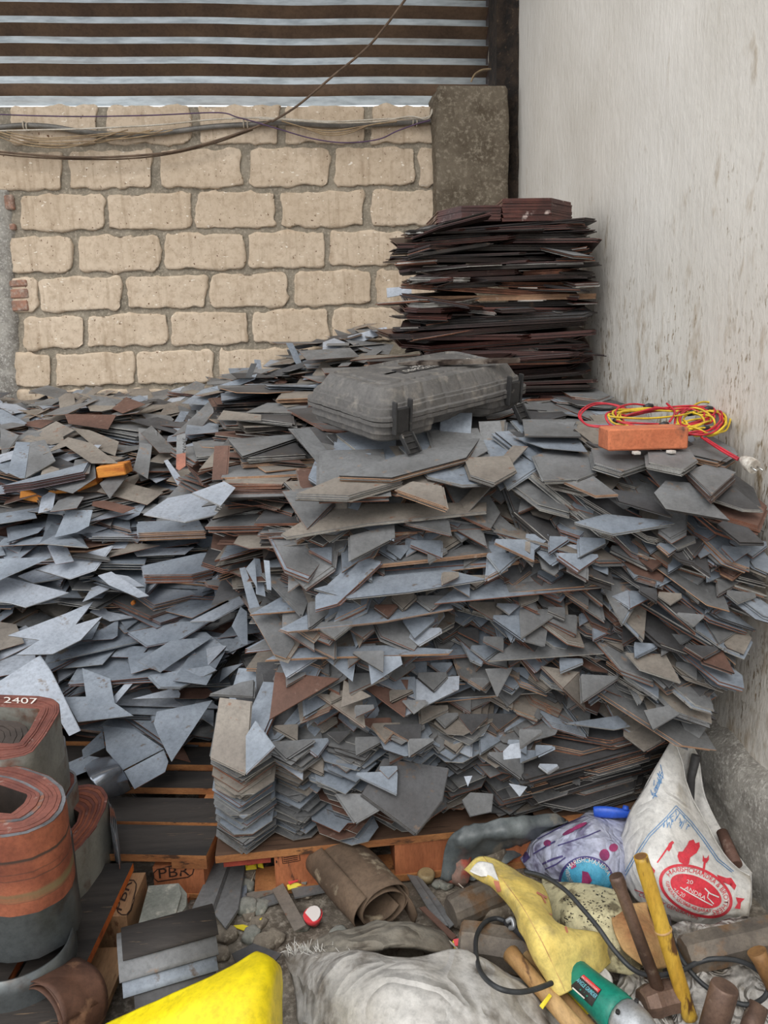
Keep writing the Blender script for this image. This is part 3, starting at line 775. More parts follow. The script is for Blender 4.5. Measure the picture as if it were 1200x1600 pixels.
 ([(100,1089),(164,1088),(208,1118),(122,1128)],0,8,1,16,0,.07,'H',None),
 ([(161,1134),(210,1139),(256,1170),(192,1203),(166,1172)],0,8,1,14,0,.11,'H','blue-grey sheet lying above the curved shiny tin'),
 ([(182,1142),(210,1140),(208,1182),(194,1201),(180,1175)],5,8,1,14,0,.125,'H',None),
 ([(194,1205),(256,1172),(263,1190),(258,1206),(210,1233)],0,6,1,14,0,.10,'H',None),
 ([(240,1130),(245,1112),(332,1094),(268,1190),(248,1150)],0,6,1,18,0,.13,'H','blue-grey triangular sheet pointing down at the pallet'),
 ([(128,1172),(160,1142),(164,1168),(130,1185)],0,8,1,16,0,.08,'H',None),
 ([(62,1024),(80,1050),(125,1142),(108,1150),(90,1120),(-10,1100),(-10,1070)],5,8,2,30,0,.14,'H','big pale triangular sheet behind the wound cores'),
 # left heap, far part
 ([(12,738),(25,690),(47,691),(39,747),(31,747)],0,8,1,24,0,.05,'H',None),
 ([(47,691),(70,687),(87,720),(40,747)],1,8,3,24,0,.06,'H',None),
 ([(101,647),(182,648),(169,671),(107,662)],4,9,1,20,0,.06,'H','brown rusty plate lying near the top of the heap'),
 ([(42,634),(75,623),(102,621),(82,632)],1,8,2,16,0,.04,'H',None),
 ([(97,646),(150,603),(162,606),(110,641)],3,8,1,18,0,.06,'H','long narrow grey sheet poking above the heap crest'),
 ([(67,710),(106,683),(142,692),(185,724),(143,724),(103,697)],3,8,1,20,0,.09,'H','grey boomerang-shaped sheet above the orange wood blocks'),
 ([(39,684),(98,678),(100,690),(80,695)],3,8,1,18,0,.07,'H',None),
 ([(3,759),(138,722),(130,737),(50,753)],0,11,14,10,-4,.08,'H','long sheet topping the red-edged pack above the orange wood'),
 ([(0,668),(30,680),(3,716)],1,8,2,22,0,.06,'H',None),
 ([(112,668),(140,672),(186,690),(180,712),(150,700)],3,8,1,20,0,.05,'H',None),
 ([(150,742),(167,722),(185,734),(180,745)],0,8,1,16,0,.05,'H',None),
 ([(156,755),(185,735),(200,742),(172,778)],1,8,2,20,0,.06,'H',None),
 ]:
    poly,mt,me,n,dr_,rl_,lf,zn,lb=a
    hero(poly,mt,me,n,dr_,rl_,lf,FZ if zn=='F' else HZ,label=lb)

# rows of small corners jutting over the edges of the sheets above and below them
PB=pile_bvh()
tr=random.Random(99)
yy_=836
while yy_<1215:
    xx_=(452 if yy_<1050 else 420)+tr.uniform(0,30)
    while xx_<(1150 if yy_<1000 else 1110 if yy_<1080 else 850):
        if tr.random()<.8:
            w_=tr.uniform(26,66); h_=w_*tr.uniform(.40,.72); k=tr.random(); y0=yy_+tr.uniform(-14,14); x0=xx_+tr.uniform(-10,10)
            sl=.10*(x0-700)/450
            if k<.4: poly=[(x0,y0),(x0+w_,y0+w_*sl),(x0+w_*tr.uniform(.35,.65),y0+h_*.8)]
            elif k<.7: poly=[(x0,y0),(x0+w_,y0+w_*sl),(x0+w_*.98,y0+h_)]
            else: poly=[(x0,y0),(x0+w_,y0+w_*sl),(x0+w_*.04,y0+h_)]
            if x0<520: poly=[(a,b) for a,b in poly]
            up=tr.uniform(2,8); poly=[poly[0],(poly[0][0]+1,poly[0][1]-up),(poly[1][0]-1,poly[1][1]-up)]+poly[1:]
            hero(poly,wpick(tr,[(5,0),(4,1),(1.5,3),(1.2 if x0>700 else .3,2),(.35,4),(.5,5)]),wpick(tr,[(3,8),(2,9),(2.5,6),(2,7)]),tr.randint(2,5),tr.uniform(16,27),tr.gauss(0,5),tr.uniform(.012,.045),FZ,.0026,tip=max(poly,key=lambda q:q[1]))
            SHN_=None
        xx_+=tr.uniform(28,54)
    yy_+=tr.uniform(17,25)
# ---------------------------------------------------------------- helpers for prints and cloth
def glyphs(s_, ext=0.0, sub=1):
    cu=bpy.data.curves.new('t','FONT'); cu.body=s_; cu.size=1; cu.align_x='LEFT'; cu.resolution_u=3; cu.extrude=ext
    ob=bpy.data.objects.new('t',cu); COL.objects.link(ob); bpy.context.view_layer.update()
    me=bpy.data.meshes.new_from_object(ob.evaluated_get(bpy.context.evaluated_depsgraph_get()))
    import bmesh
    b=bmesh.new(); b.from_mesh(me); bmesh.ops.triangulate(b,faces=b.faces)
    if sub: bmesh.ops.subdivide_edges(b,edges=b.edges,cuts=sub,use_grid_fill=True)
    b.verts.ensure_lookup_table(); b.verts.index_update()
    vs=[(v.co.x,v.co.y) for v in b.verts]; fs=[[v.index for v in f.verts] for f in b.faces]
    b.free(); bpy.data.objects.remove(ob); bpy.data.curves.remove(cu); bpy.data.meshes.remove(me)
    x0=min(v[0] for v in vs); x1=max(v[0] for v in vs); y0=min(v[1] for v in vs); y1=max(v[1] for v in vs)
    return [((x-x0),(y-y0)/(y1-y0)) for x,y in vs],fs,(x1-x0)/(1 if y1==y0 else 1),(y1-y0)
def text2d(s_,path,h,sub=1,flip=False):
    """letters set along a 2-D path (points), h tall, stretched to fill the path"""
    vs,fs,wd,_=glyphs(s_,0,sub)
    L=[0]
    for a,b in zip(path,path[1:]): L.append(L[-1]+math.hypot(b[0]-a[0],b[1]-a[1]))
    out=[]
    for x,y in vs:
        d=x/wd*L[-1]; i=0
        while i<len(L)-2 and L[i+1]<d: i+=1
        k=(d-L[i])/max(1e-9,L[i+1]-L[i]); a,b=path[i],path[i+1]
        tx,ty=(b[0]-a[0]),(b[1]-a[1]); l=math.hypot(tx,ty); tx/=l; ty/=l
        px=a[0]+(b[0]-a[0])*k; py=a[1]+(b[1]-a[1])*k
        out.append((px+ty*h*y,py-tx*h*y))
    return out,fs
def dense(poly,closed=True,step=4):
    out=[]; n=len(poly)
    for i in range(n if closed else n-1):
        a=poly[i]; b=poly[(i+1)%n]; m=max(1,int(math.hypot(b[0]-a[0],b[1]-a[1])/step))
        out+=[(a[0]+(b[0]-a[0])*k/m,a[1]+(b[1]-a[1])*k/m) for k in range(m)]
    if not closed: out.append(poly[-1])
    return out
def stroke2d(path,wd):
    path=dense(path,False,4); vs=[]; n=len(path)
    for i,(x,y) in enumerate(path):
        a=path[max(i-1,0)]; b=path[min(i+1,n-1)]; tx,ty=b[0]-a[0],b[1]-a[1]; l=math.hypot(tx,ty) or 1
        vs+=[(x-ty/l*wd/2,y+tx/l*wd/2),(x+ty/l*wd/2,y-tx/l*wd/2)]
    return vs,[(2*i,2*i+1,2*i+3,2*i+2) for i in range(n-1)]
def fill2d(poly,step=5):
    """polygon cut into a fine mesh"""
    import bmesh
    b=bmesh.new(); vs=[b.verts.new((x,y,0)) for x,y in dense(poly,True,step)]; b.faces.new(vs)
    bmesh.ops.triangulate(b,faces=b.faces)
    x0=min(p[0] for p in poly); x1=max(p[0] for p in poly); y0=min(p[1] for p in poly); y1=max(p[1] for p in poly)
    g=step*2
    x=x0+g
    while x<x1: bmesh.ops.bisect_plane(b,geom=b.verts[:]+b.edges[:]+b.faces[:],plane_co=(x,0,0),plane_no=(1,0,0)); x+=g
    y=y0+g
    while y<y1: bmesh.ops.bisect_plane(b,geom=b.verts[:]+b.edges[:]+b.faces[:],plane_co=(0,y,0),plane_no=(0,1,0)); y+=g
    b.verts.index_update(); out=[(v.co.x,v.co.y) for v in b.verts]; fs=[[v.index for v in f.verts] for f in b.faces]; b.free()
    return out,fs
def ellipse(cx,cy,a,b,rot=0,n=36,a0=0,a1=360):
    return [(cx+a*math.cos(R(t))*math.cos(R(rot))-b*math.sin(R(t))*math.sin(R(rot)),cy+a*math.cos(R(t))*math.sin(R(rot))+b*math.sin(R(t))*math.cos(R(rot))) for t in [a0+(a1-a0)*i/n for i in range(n+(0 if a1-a0==360 else 1))]]
def surf_of(mb):
    return BVHTree.FromPolygons([tuple(v) for v in mb.v],[tuple(f) for f in mb.f],epsilon=0)
def printed(name,shapes,bvh,m,parent,off=.0015):
    """ink lying on a surface: 2-D shapes carried onto it, lifted a hair, one mesh"""
    mb=MB()
    for vs,fs in shapes:
        P=[]; ok=[]
        for x,y in vs:
            loc,n,i,d=bvh.ray_cast(EYE,ray(x,y))
            if loc is None: P.append(Vector((0,0,0))); ok.append(False); continue
            if n.dot(ray(x,y))>0: n=-n
            P.append(loc+n*off); ok.append(True)
        f2=[f for f in fs if all(ok[k] for k in f)]
        used=sorted({k for f in f2 for k in f}); ix={k:i for i,k in enumerate(used)}
        if f2: mb.add([P[k] for k in used],[[ix[k] for k in f] for f in f2],0,True)
    return mb.build(name,m,parent) if mb.f else None
def cloth(ctrl,n,m,amp=.006,fr_=14,seed=0,thick=.004,mode='z',ridge=0.0,rfr=8):
    """rows of (px,py,height or depth) -> wrinkled sheet; returns its mesh builder"""
    rows=interp_grid([[ (pz if mode=='z' else pY)(*c) for c in r_] for r_ in ctrl],n,m)
    out=[]
    nr=len(rows); nc=len(rows[0])
    for i,r_ in enumerate(rows):
        o=[]
        for j,p in enumerate(r_):
            a=rows[max(i-1,0)][j]; b=rows[min(i+1,nr-1)][j]; c=r_[max(j-1,0)]; d=r_[min(j+1,nc-1)]
            N_=(b-a).cross(d-c); N_=N_.normalized() if N_.length>1e-9 else Vector((0,0,1))
            if N_.dot(EYE-p)<0: N_=-N_
            f=noise.noise(p*fr_+Vector((seed,seed*2,0)))*amp+noise.noise(p*fr_*2.7+Vector((seed,7,seed)))*amp*.5
            if ridge: f+=ridge*(1-abs(noise.noise(p*rfr+Vector((seed*3,1,2))))*3.2)
            o.append(p+N_*f)
        out.append(o)
    mb=MB(); mb.grid(out,0,True,thick); return mb,out
def skirt(mb,rows,zb=.0,inset=.0):
    loop=list(rows[0])+[r_[-1] for r_ in rows[1:]]+list(rows[-1])[::-1][1:]+[r_[0] for r_ in rows[::-1][1:-1]]
    c=sum(loop,Vector())/len(loop)
    mb.grid([loop,[Vector((p.x+(c.x-p.x)*inset*.5,p.y+(c.y-p.y)*inset*.5,max(zb,p.z*.45))) for p in loop],[Vector((p.x+(c.x-p.x)*inset,p.y+(c.y-p.y)*inset,zb)) for p in loop]],0,True,None,True)
def ring_sample(outer,inner,N=72):
    c=sum(inner,Vector())/len(inner)
    def hitp(poly,a):
        d=Vector((math.cos(a),math.sin(a),0)); best=None
        for p,q in zip(poly,poly[1:]+poly[:1]):
            e=q-p; den=d.x*e.y-d.y*e.x
            if abs(den)<1e-12: continue
            w_=p-c; t=(w_.x*e.y-w_.y*e.x)/den; s_=(w_.x*d.y-w_.y*d.x)/den
            if t>0 and -1e-6<=s_<=1+1e-6 and (best is None or t>best): best=t
        return c+d*(best or .01)
    return [hitp(outer,2*math.pi*k/N) for k in range(N)],[hitp(inner,2*math.pi*k/N) for k in range(N)],c
def rot_to(n):
    """3x3 whose z is n"""
    n=Vector(n).normalized(); x=Vector((1,0,0)); x=(x-n*x.dot(n)).normalized(); y=n.cross(x)
    return Matrix(((x.x,y.x,n.x),(x.y,y.y,n.y),(x.z,y.z,n.z)))
# ================================================================ on top of the front stack
SEEN=pile_bvh
PB=pile_bvh()
M_case=mat('dusty_black_plastic',(106,103,100),(86,84,82),7,.3,.7,.7,0,(132,126,118),26,.52,.74,.4,40,.003)
M_casedark=mat('dark_plastic',(52,51,50),(38,37,37),20,.4,.6,.6,0,(110,104,98),30,.6,.7,.3)
M_white=mat('white_print',(220,216,208),(190,184,176),40,.4,.6,.7,bmp=0)
M_label=mat('black_label',(34,32,32),(60,56,54),20,.5,.7,.6,bmp=0)
cA=Vector((0.1976,2.2753,1.20))-_F*.04+Vector((0,0,.004)); ex=(Vector((0.7508,2.6498,1.2662+.0134))-cA).normalized(); nC=Vector((0,-math.sin(R(12)),math.cos(R(12)))); nC=(nC-ex*nC.dot(ex)).normalized(); ey=nC.cross(ex).normalized()
MC=Matrix(((ex.x,ey.x,nC.x),(ex.y,ey.y,nC.y),(ex.z,ey.z,nC.z)))
def C(x,y,z): return cA+MC@Vector((x,y,z))
Lc,Wc,Hc=.70,.385,.165
def case_ring(z,ins,notch=0):
    pts=[]; rc=.055; N_=9
    for (cx,cy,a0) in ((Lc-rc,rc,-90),(Lc-rc,Wc-rc,0),(rc,Wc-rc,90),(rc,rc,180)):
        for k in range(N_):
            a=R(a0+90*k/(N_-1)); pts.append((cx+(rc)*math.cos(a),cy+(rc)*math.sin(a)))
    # densify straight runs
    out=[]
    for i,(a,b) in enumerate(zip(pts,pts[1:]+pts[:1])):
        m_=max(1,int(math.hypot(b[0]-a[0],b[1]-a[1])/.015))
        out+=[(a[0]+(b[0]-a[0])*k/m_,a[1]+(b[1]-a[1])*k/m_) for k in range(m_)]
    res=[]
    for x,y in out:
        dx=x-Lc/2; dy=y-Wc/2
        x2=Lc/2+dx*(1-ins/(Lc/2)); y2=Wc/2+dy*(1-ins/(Wc/2))
        # vertical ribs
        if abs(y-0)<.004 or abs(y-Wc)<.004: 
            rb=.0035*(1 if (x*100)%9<2.2 else 0); y2+=rb if y<Wc/2 else -rb
            if notch and y<Wc/2 and .22<x<.50: y2+=notch*min(1,min(x-.22,.50-x)/.03)
        if abs(x)<.004 or abs(x-Lc)<.004: x2+= (.0035 if (y*100)%9<2.2 else 0)*(1 if x<Lc/2 else -1)
        res.append(C(x2,y2,z))
    return res
t=thing('tool_case','dusty dark grey plastic power tool case lying on the front stack','tool case',cA)
mb=MB(); mb.grid([case_ring(*q) for q in ((.0,.10),(.001,.035,.05),(.012,.018,.045),(.030,.014,.04),(.033,.007,.04),(.058,.010,.02),(.060,-.003),(.072,-.003))],0,False,None,True)
mb.grid([case_ring(0,.10),case_ring(0,.18)],0,True,None,True)
mb.build('case_base',[M_case],t,fixn=True)
mb=MB(); rings=[(.074,-.003),(.085,-.003),(.087,.009),(.106,.012),(.108,.018),(.116,.020),(.118,.026),(.148,.044),(.160,.052)]
rr_=[case_ring(*q) for q in rings]
rr_+= [case_ring(.163,.062),case_ring(.157,.068),case_ring(.157,.10),case_ring(.162,.104),case_ring(.161,.15),case_ring(.161,.185)]
rr_=[[p+nC*(.002*noise.noise(p*9)) for p in r_] for r_ in rr_]
mb.grid(rr_,0,False,None,True); mb.build('case_lid',[M_case],t,fixn=True)
for lx in (.075,.60):
    m1=MB(); m1.box(C(lx,-.004,.075),(.05,.014,.075),MC,0,.003)
    for s_ in (-1,1): m1.box(C(lx+s_*.031,-.006,.085),(.007,.02,.10),MC,0,.002)
    lt=m1.build('latch',[M_casedark],t)
    m2=MB(); ML=MC@Matrix.Rotation(R(-38),3,'X'); c0=C(lx+.004,-.022,.022)
    m2.box(c0+ML@Vector((0,0,-.02)),(.048,.006,.062),ML,0,.002)
    for s_ in (-1,1): m2.box(c0+ML@Vector((s_*.023,-.008,-.02)),(.005,.014,.064),ML,0,.001)
    for k in range(3): m2.box(c0+ML@Vector((0,-.005,.005-k*.02)),(.044,.005,.004),ML)
    f=m2.build('latch_flap',[M_casedark],lt)
mb=MB(); mb.box(C(.37,.185,.163),(.27,.062,.004),MC,0,.002); lb=mb.build('label_plate',[M_label],t)
def flat_text(s_,org,ux,uy,height,m_,parent,name='lettering'):
    vs,fs,wd,hh=glyphs(s_,0,0); mb=MB(); sc=height/hh
    mb.add([org+ux*(x*sc)+uy*(y*height) for x,y in vs],fs); return mb.build(name,m_,parent)
flat_text('DEMOLITION HAMMER',C(.25,.160,.1655),ex,ey,.022,M_white,lb)
flat_text('HEAVY',C(.31,.190,.1655),ex,ey,.018,M_white,lb)
# flat steel bar lying along the rear of the case
M_bar=mat('worn_bar_steel',(170,160,150),(96,84,76),9,.42,.6,.4,.6,(60,50,46),20,.55,.65,.2)
mb=MB(); a=pT(622,568,2.56); b=pT(812,567,2.56); a.z=b.z=max(a.z,b.z)
dirv=(b-a); q=dirv.normalized(); up=Vector((0,-.25,.97)); sd2=up.cross(q).normalized()
secs=[(0,.003,.002),(.08,.012,.003),(.16,.014,.005),(.5,.013,.006),(.97,.012,.006),(1,.010,.005)]
rows=[[a+dirv*s_+sd2*(wd*c1)+up*(hh*c2) for c1,c2 in ((-1,-1),(1,-1),(1,1),(-1,1))] for s_,wd,hh in secs]
mb.grid(rows,0,False,None,True); mb.f.append([3,2,1,0]); mb.f.append([20,21,22,23]); mb.m+=[0,0]; mb.sm+=[False]*2
o=mb.build('chisel',[M_bar],None,origin=a,fixn=True); tag(o,'long flat steel chisel lying across the rear of the tool case','chisel')
# orange brick
M_brick=mat('orange_clay_brick',(205,122,84),(184,104,70),10,.4,.65,.9,0,(96,70,58),16,.60,.70,.5,60)
h0=hit(950,708); tb=min((hit(x_,y_)-EYE).dot(_F) for x_,y_ in ((950,708),(1010,708),(1070,706),(1010,690)) if hit(x_,y_))
a=pT(950,708,tb-.01); b=pT(1075,703,tb-.01); b.z=a.z=(a.z+b.z)/2+.003
u=(b-a); Lb=u.length; u.normalize(); v=Vector((-u.y,u.x,0)); up=Vector((0,0,1)); c_=a+u*Lb/2+v*.05+up*.031
mb=MB(); mb.box(c_,(Lb,.10,.060),Matrix(((u.x,v.x,0),(u.y,v.y,0),(0,0,1))),0,.004)
o=mb.build('brick',[M_brick],None,origin=c_); tag(o,'orange clay brick with black smudges on the front stack before coiled wires','brick')
for k,(x_,y_) in enumerate(((992,711),(1046,709))):
    p=a+u*(Lb*(x_-950)/125)-v*.012; p.z=a.z-.004
    m2=MB(); m2.box(p,(.018,.02,.008),Matrix.Rotation(.3*k,3,'Z'),0,.001); o=m2.build('cement_chip',[M_white],None,origin=p)
    tag(o,['small white chip under the left half of the orange brick','small white chip under the right end of the orange brick'][k],'chip')
# coil of red and yellow wire with a plug
M_redw=mat('red_wire',(200,44,58),(164,34,48),30,rough=.45,bmp=0); M_yelw=mat('yellow_wire',(222,190,48),(190,158,40),30,rough=.45,bmp=0); M_tape=mat('black_tape',(42,42,46),rough=.5,bmp=0)
M_plug=mat('clear_white_plug',(214,208,198),(170,160,148),60,.4,.6,.35); M_pin=mat('nickel_pin',(200,200,196),rough=.25,metal=.9,bmp=0)
pc=pT(1040,690,tb-.005)+Vector((0,.14,.03)); nW=Vector((0,-.30,.95)).normalized(); wr=random.Random(4)
def W(px,py,l=0): return pplane(px,py,pc,nW)+nW*l
t=thing('wire_coil','coil of red and yellow twin wire with a white plug behind the orange brick','wire',pc)
mr=MB(); my=MB(); 
for k in range(15):
    big=k<9
    cx,cy,a_,b_=(1030+wr.uniform(-8,8),661+wr.uniform(-5,4),wr.uniform(55,78),wr.uniform(10,19)) if big else (1096+wr.uniform(-6,6),662+wr.uniform(-3,5),wr.uniform(26,42),wr.uniform(17,25))
    if big and k%3==0: cx+=14; a_+=12
    el=ellipse(cx,cy,a_,b_,wr.uniform(-4,6),14); ph=wr.random()*6
    pts=smoothcurve([W(x_,y_,.006+.012*wr.random()+.006*math.sin(ph+i)) for i,(x_,y_) in enumerate(el)],5,True); pts.append(pts[0])
    (my if k%2 else mr).tube(pts,.0032,6,0,False)
def wire(mbx,pl,r_=.003,l=.006): mbx.tube(smoothcurve([W(x_,y_,l+.003*math.sin(i)) for i,(x_,y_) in enumerate(pl)],8),r_,6)
wire(mr,[(985,645),(962,637),(930,634),(910,642),(904,652),(915,664),(935,668),(955,669)])
wire(mr,[(985,647),(955,636),(928,637),(912,645),(907,654),(918,666),(945,671)])
wire(mr,[(1095,686),(1110,698),(1130,711),(1152,722)],.0035); wire(mr,[(1102,688),(1118,700),(1138,712),(1154,720)],.0035)
wire(mr,[(960,668),(1000,672),(1050,671)]); wire(mr,[(1040,640),(1052,655),(1044,670)],.0035,.02)
wire(my,[(948,660),(960,664),(1010,666),(1060,660),(1085,652)],.003,.022)
for (x_,y_) in ((964,663),(1012,641),(1036,670),(1080,652),(1100,676),(1105,645)):
    mt_=MB(); mt_.tube([W(x_-6,y_+1,.012),W(x_,y_,.014),W(x_+6,y_-1,.012)],[.007,.009,.007],8); mt_.build('tape_wrap',[M_tape],t)
mr.build('red_wire',[M_redw],t); my.build('yellow_wire',[M_yelw],t);
mb=MB(); p0=W(1157,723,.012); p1=W(1184,741,.012); d=(p1-p0).normalized()
mb.tube([p0,p0+d*.012,p0+d*.03,p0+d*.052],[.008,.014,.019,.019],12); pg=mb.build('plug',[M_plug],t)
sx=d.cross(Vector((0,0,1))).normalized()
for s_ in (-1,1):
    m2=MB(); m2.tube([p0+d*.05+sx*.0095*s_,p0+d*.074+sx*.0095*s_],.0024,8); m2.build('pin',[M_pin],pg)
# ================================================================ on the heap and the dark stack
M_owood=mat('fresh_orange_wood',(214,140,54),(180,100,34),12,.4,.65,.7,0,(110,56,24),30,.6,.7,.3,60,stretch=(.4,3,3))
def wedge(px0,py0,px1,py1,hpx,wd,name,label,lift=.04,m_=M_owood,roll=0,group=None):
    c=hit((px0+px1)/2,(py0+py1)/2); tt=(c-EYE).dot(_F)-lift
    a=pT(px0,py0,tt); b=pT(px1,py1,tt); u=(b-a); L_=u.length; u.normalize(); v=u.cross(Vector((0,0,1))).normalized()*-1; 
    if v.y<0: v=-v
    w_=u.cross(v); w_=-w_ if w_.z<0 else w_; hh=hpx/1200*tt
    M_=Matrix(((u.x,v.x,w_.x),(u.y,v.y,w_.y),(u.z,v.z,w_.z)))
    cc=a+u*L_/2+v*wd/2+w_*hh/2
    mb=MB(); mb.box(cc,(L_,wd,hh),M_,0,min(.004,hh*.2)); o=mb.build(name,[m_],None,origin=cc); tag(o,label,'wood piece',group); return o
wedge(153,748,197,742,18,.10,'wood_block','orange wooden block highest in the heap, right of the other two',.05)
wedge(121,769,152,757,19,.10,'wood_block','orange wooden block tilted, between the other orange blocks',.05)
wedge(30,780,69,788,14,.08,'wood_block','orange wooden block lowest in the heap, under the red-edged sheets',.05)
wedge(76,773,108,770,6,.08,'wood_strip','thin orange wooden strip between two orange blocks',.05)
wedge(206,947,212,944,6,.02,'wood_strip','tiny yellow wood chip in the heap by the pale cross-lying sheets',.03)
# grey and rust strip with hand-written digits
M_chalk=mat('dark_marker_ink',(44,40,38),bmp=0,rough=.8)
c=hit(283,708); tt=(c-EYE).dot(_F)-.08; p0=pT(283,708,tt); nn=Vector((0,-math.sin(R(52)),math.cos(R(52))))
up_=[pplane(x_,y_,p0,nn) for x_,y_ in ((276,680),(290,677),(290,707),(275.5,710))]; lo_=[pplane(x_,y_,p0,nn) for x_,y_ in ((275.5,710),(290,707),(290,728),(280,735),(275,732))]
mb=MB(); mb.prism(up_,-nn*.003,0); mb.prism(lo_,-nn*.003,1); o=mb.build('marked_strip',[SM[1],mat('red_oxide_steel',(164,104,82),(140,88,72),20)],None,origin=p0); tag(o,'upright grey and rust strip with hand-written digits on the heap','metal strip')
sv=surf_of(mb); o2=printed('lettering',[text2d('1590930',[(285.5,682),(285.5,708)],7,0)],sv,M_chalk,o)
# bright bent strips on the crest of the heap
def bent_strip(pxs,wpx,label,lift=.05,mt=5,tw=0):
    c=hit(*pxs[-1]) or pY(*pxs[-1],4.2); tt=(c-EYE).dot(_F)-lift
    P=smoothcurve([pT(x_,y_,tt-.01*i) for i,(x_,y_) in enumerate(pxs[::-1])],4); s_=wpx/1200*tt/2
    side=_R*.94+_F*.33; rows=[[p-side*s_,p+side*s_] for p in P]
    mb=MB(); mb.grid(rows,0,False,.002); o=mb.build('bent_steel_strip',[SM[mt],SM[2]],None,origin=P[0]); tag(o,label,'metal strip'); return o
bent_strip([(402,562),(404,575),(409,597)],10,'short bright bent strip standing on the heap crest')
bent_strip([(452,536),(460,552),(466,566),(476,578)],11,'grey strip bent over the heap crest, below the block wall',.05,0)
bent_strip([(397,568),(392,580),(388,590)],9,'small dark-backed strip leaning beside the short bright bent strip',.04,1)
def loose(poly,mt,droop,label,lift=.04,n=1,mode=None):
    cx=sum(p[0] for p in poly)/len(poly); cy=sum(p[1] for p in poly)/len(poly); c=hit(cx,cy)
    tt=(c-EYE).dot(_F)-lift if c else 3.8
    p0=pT(cx,cy,tt); nn=Vector((0,-math.sin(R(droop)),math.cos(R(droop))))
    pts=[pplane(x_,y_,p0,nn) for x_,y_ in poly]; mb=MB(); mb.prism(pts,-nn*.003*n,0,8 if False else 0); o=mb.build('steel_strip',[SM[mt]],None,origin=p0); tag(o,label,'metal strip'); return o
loose([(543,526),(590,513),(604,511),(606,517),(592,524),(560,536),(545,542)],5,60,'bright bluish strip at the top of the heap beside the dark stack')
loose([(385,592),(440,576),(540,545),(560,536),(566,545),(480,572),(400,600)],2,45,'long dark band sheet slanting along the heap crest to the dark stack',.03)
loose([(330,606),(380,590),(402,584),(398,592),(350,612)],0,50,'bluish band sheet lying on the heap crest against the wall',.03)
loose([(455,612),(470,606),(535,589),(536,592),(480,608)],5,25,'narrow whitish strip just left of the tool case',.04)
loose([(604,450),(643,447),(643,458),(605,465)],5,60,'small shiny tin strip jutting left from the dark stack',.05)
# two varnished lamination packs on the dark stack
def lam_pack(front,depth,hgt,label,m_):
    mb=MB(); Yb=3.12; pts=[pY(x_,y_,Yb+dy) for x_,y_,dy in front]; zb=min(p.z for p in pts)
    base=[Vector((p.x,p.y,zb)) for p in pts]+[Vector((p.x,p.y+depth,zb)) for p in pts[::-1]]
    n=14; lr=random.Random(len(label))
    for k in range(n):
        zz=zb+hgt*(k+1)/n; q=[Vector((p.x+lr.gauss(0,.002),p.y+lr.gauss(0,.003),zz)) for p in base]
        mb.prism(q,(0,0,-hgt/n*.93),0)
    o=mb.build('lamination_pack',[m_],None,origin=base[0]); tag(o,label,'lamination pack','lamination packs on top of the dark stack')
M_lac=mat('glossy_red_brown_lacquer',(96,54,46),(66,36,32),10,.4,.6,.28,.1,(176,158,152),18,.60,.68,.2)
lam_pack([(684,351,.12),(722,346,0),(783,345,.0)],.3,.058,'glossy red-brown lamination pack on the dark stack, touching the pillar side',M_lac)
lam_pack([(785,346,.0),(861,344,0),(893,345,.10)],.3,.085,'glossy red-brown lamination pack on the dark stack, nearer the white wall',M_lac)
# yellow paint dashes on a dark pack
# ================================================================ cables on the wall
M_grey=mat('grey_conduit',(132,128,122),(110,106,100),10,rough=.5,bmp=0); M_wcable=mat('dusty_white_cable',(206,198,184),(180,168,150),12,rough=.6,bmp=0)
M_purple=mat('purple_wire',(96,70,104),(78,60,84),12,rough=.6,bmp=0); M_brownc=mat('dusty_brown_cable',(116,96,78),(92,74,60),12,rough=.8,bmp=0); M_beige=mat('dusty_beige_wire',(176,152,118),(140,118,92),12,rough=.8,bmp=0)
def cable(name,label,pts,r_,m_,y=D-.04,group=None,cat='cable',ys=None):
    P=smoothcurve([pY(x_,y_,(ys[i] if ys else y)) for i,(x_,y_) in enumerate(pts)],7)
    mb=MB(); mb.tube(P,r_,8); o=mb.build(name,[m_],None,origin=P[0]); tag(o,label,cat,group); return o
cd_=cable('conduit_pipe','grey plastic conduit pipe clipped along the top of the block wall',[(-20,202),(30,196),(80,198),(130,206),(200,211),(260,207),(330,198),(400,194),(450,192),(520,196),(600,194),(686,188)],.014,M_grey,D-.035,cat='pipe')
cable('white_cable','dusty white cable running above the conduit pipe to the pillar',[(-20,205),(60,203),(140,201),(250,195),(330,187),(400,184),(430,185),(520,190),(600,186),(665,184),(675,172),(683,156)],.0045,M_wcable,D-.065)
cable('white_cable','second dusty white cable, under the other, right of the clip',[(405,186),(440,187),(520,192),(590,190),(640,182),(668,186),(678,168),(684,160)],.004,M_wcable,D-.075)
cable('purple_wire','thin purple wire above and then below the conduit pipe',[(-20,178),(60,181),(140,182),(240,180),(340,176),(370,183),(400,191),(440,203),(490,217),(540,223),(590,218),(620,205),(650,194),(672,188)],.0035,M_purple,D-.08)
cable('brown_cable','sagging brown cable below the conduit pipe',[(-20,235),(40,241),(120,246),(200,244),(270,237),(330,222),(390,202),(425,188)],.006,M_brownc,D-.07)
cable('brown_cable','second sagging brown cable just under the first',[(-20,239),(40,245),(120,249),(200,248),(270,240),(335,224),(395,203)],.004,M_brownc,D-.06)
cable('rope','taut brown rope rising from the wall towards the roof',[(425,190),(465,165),(520,119),(580,68),(640,-10)],.006,M_brownc,ys=[4.6,4.52,4.36,4.2,3.99],cat='rope')
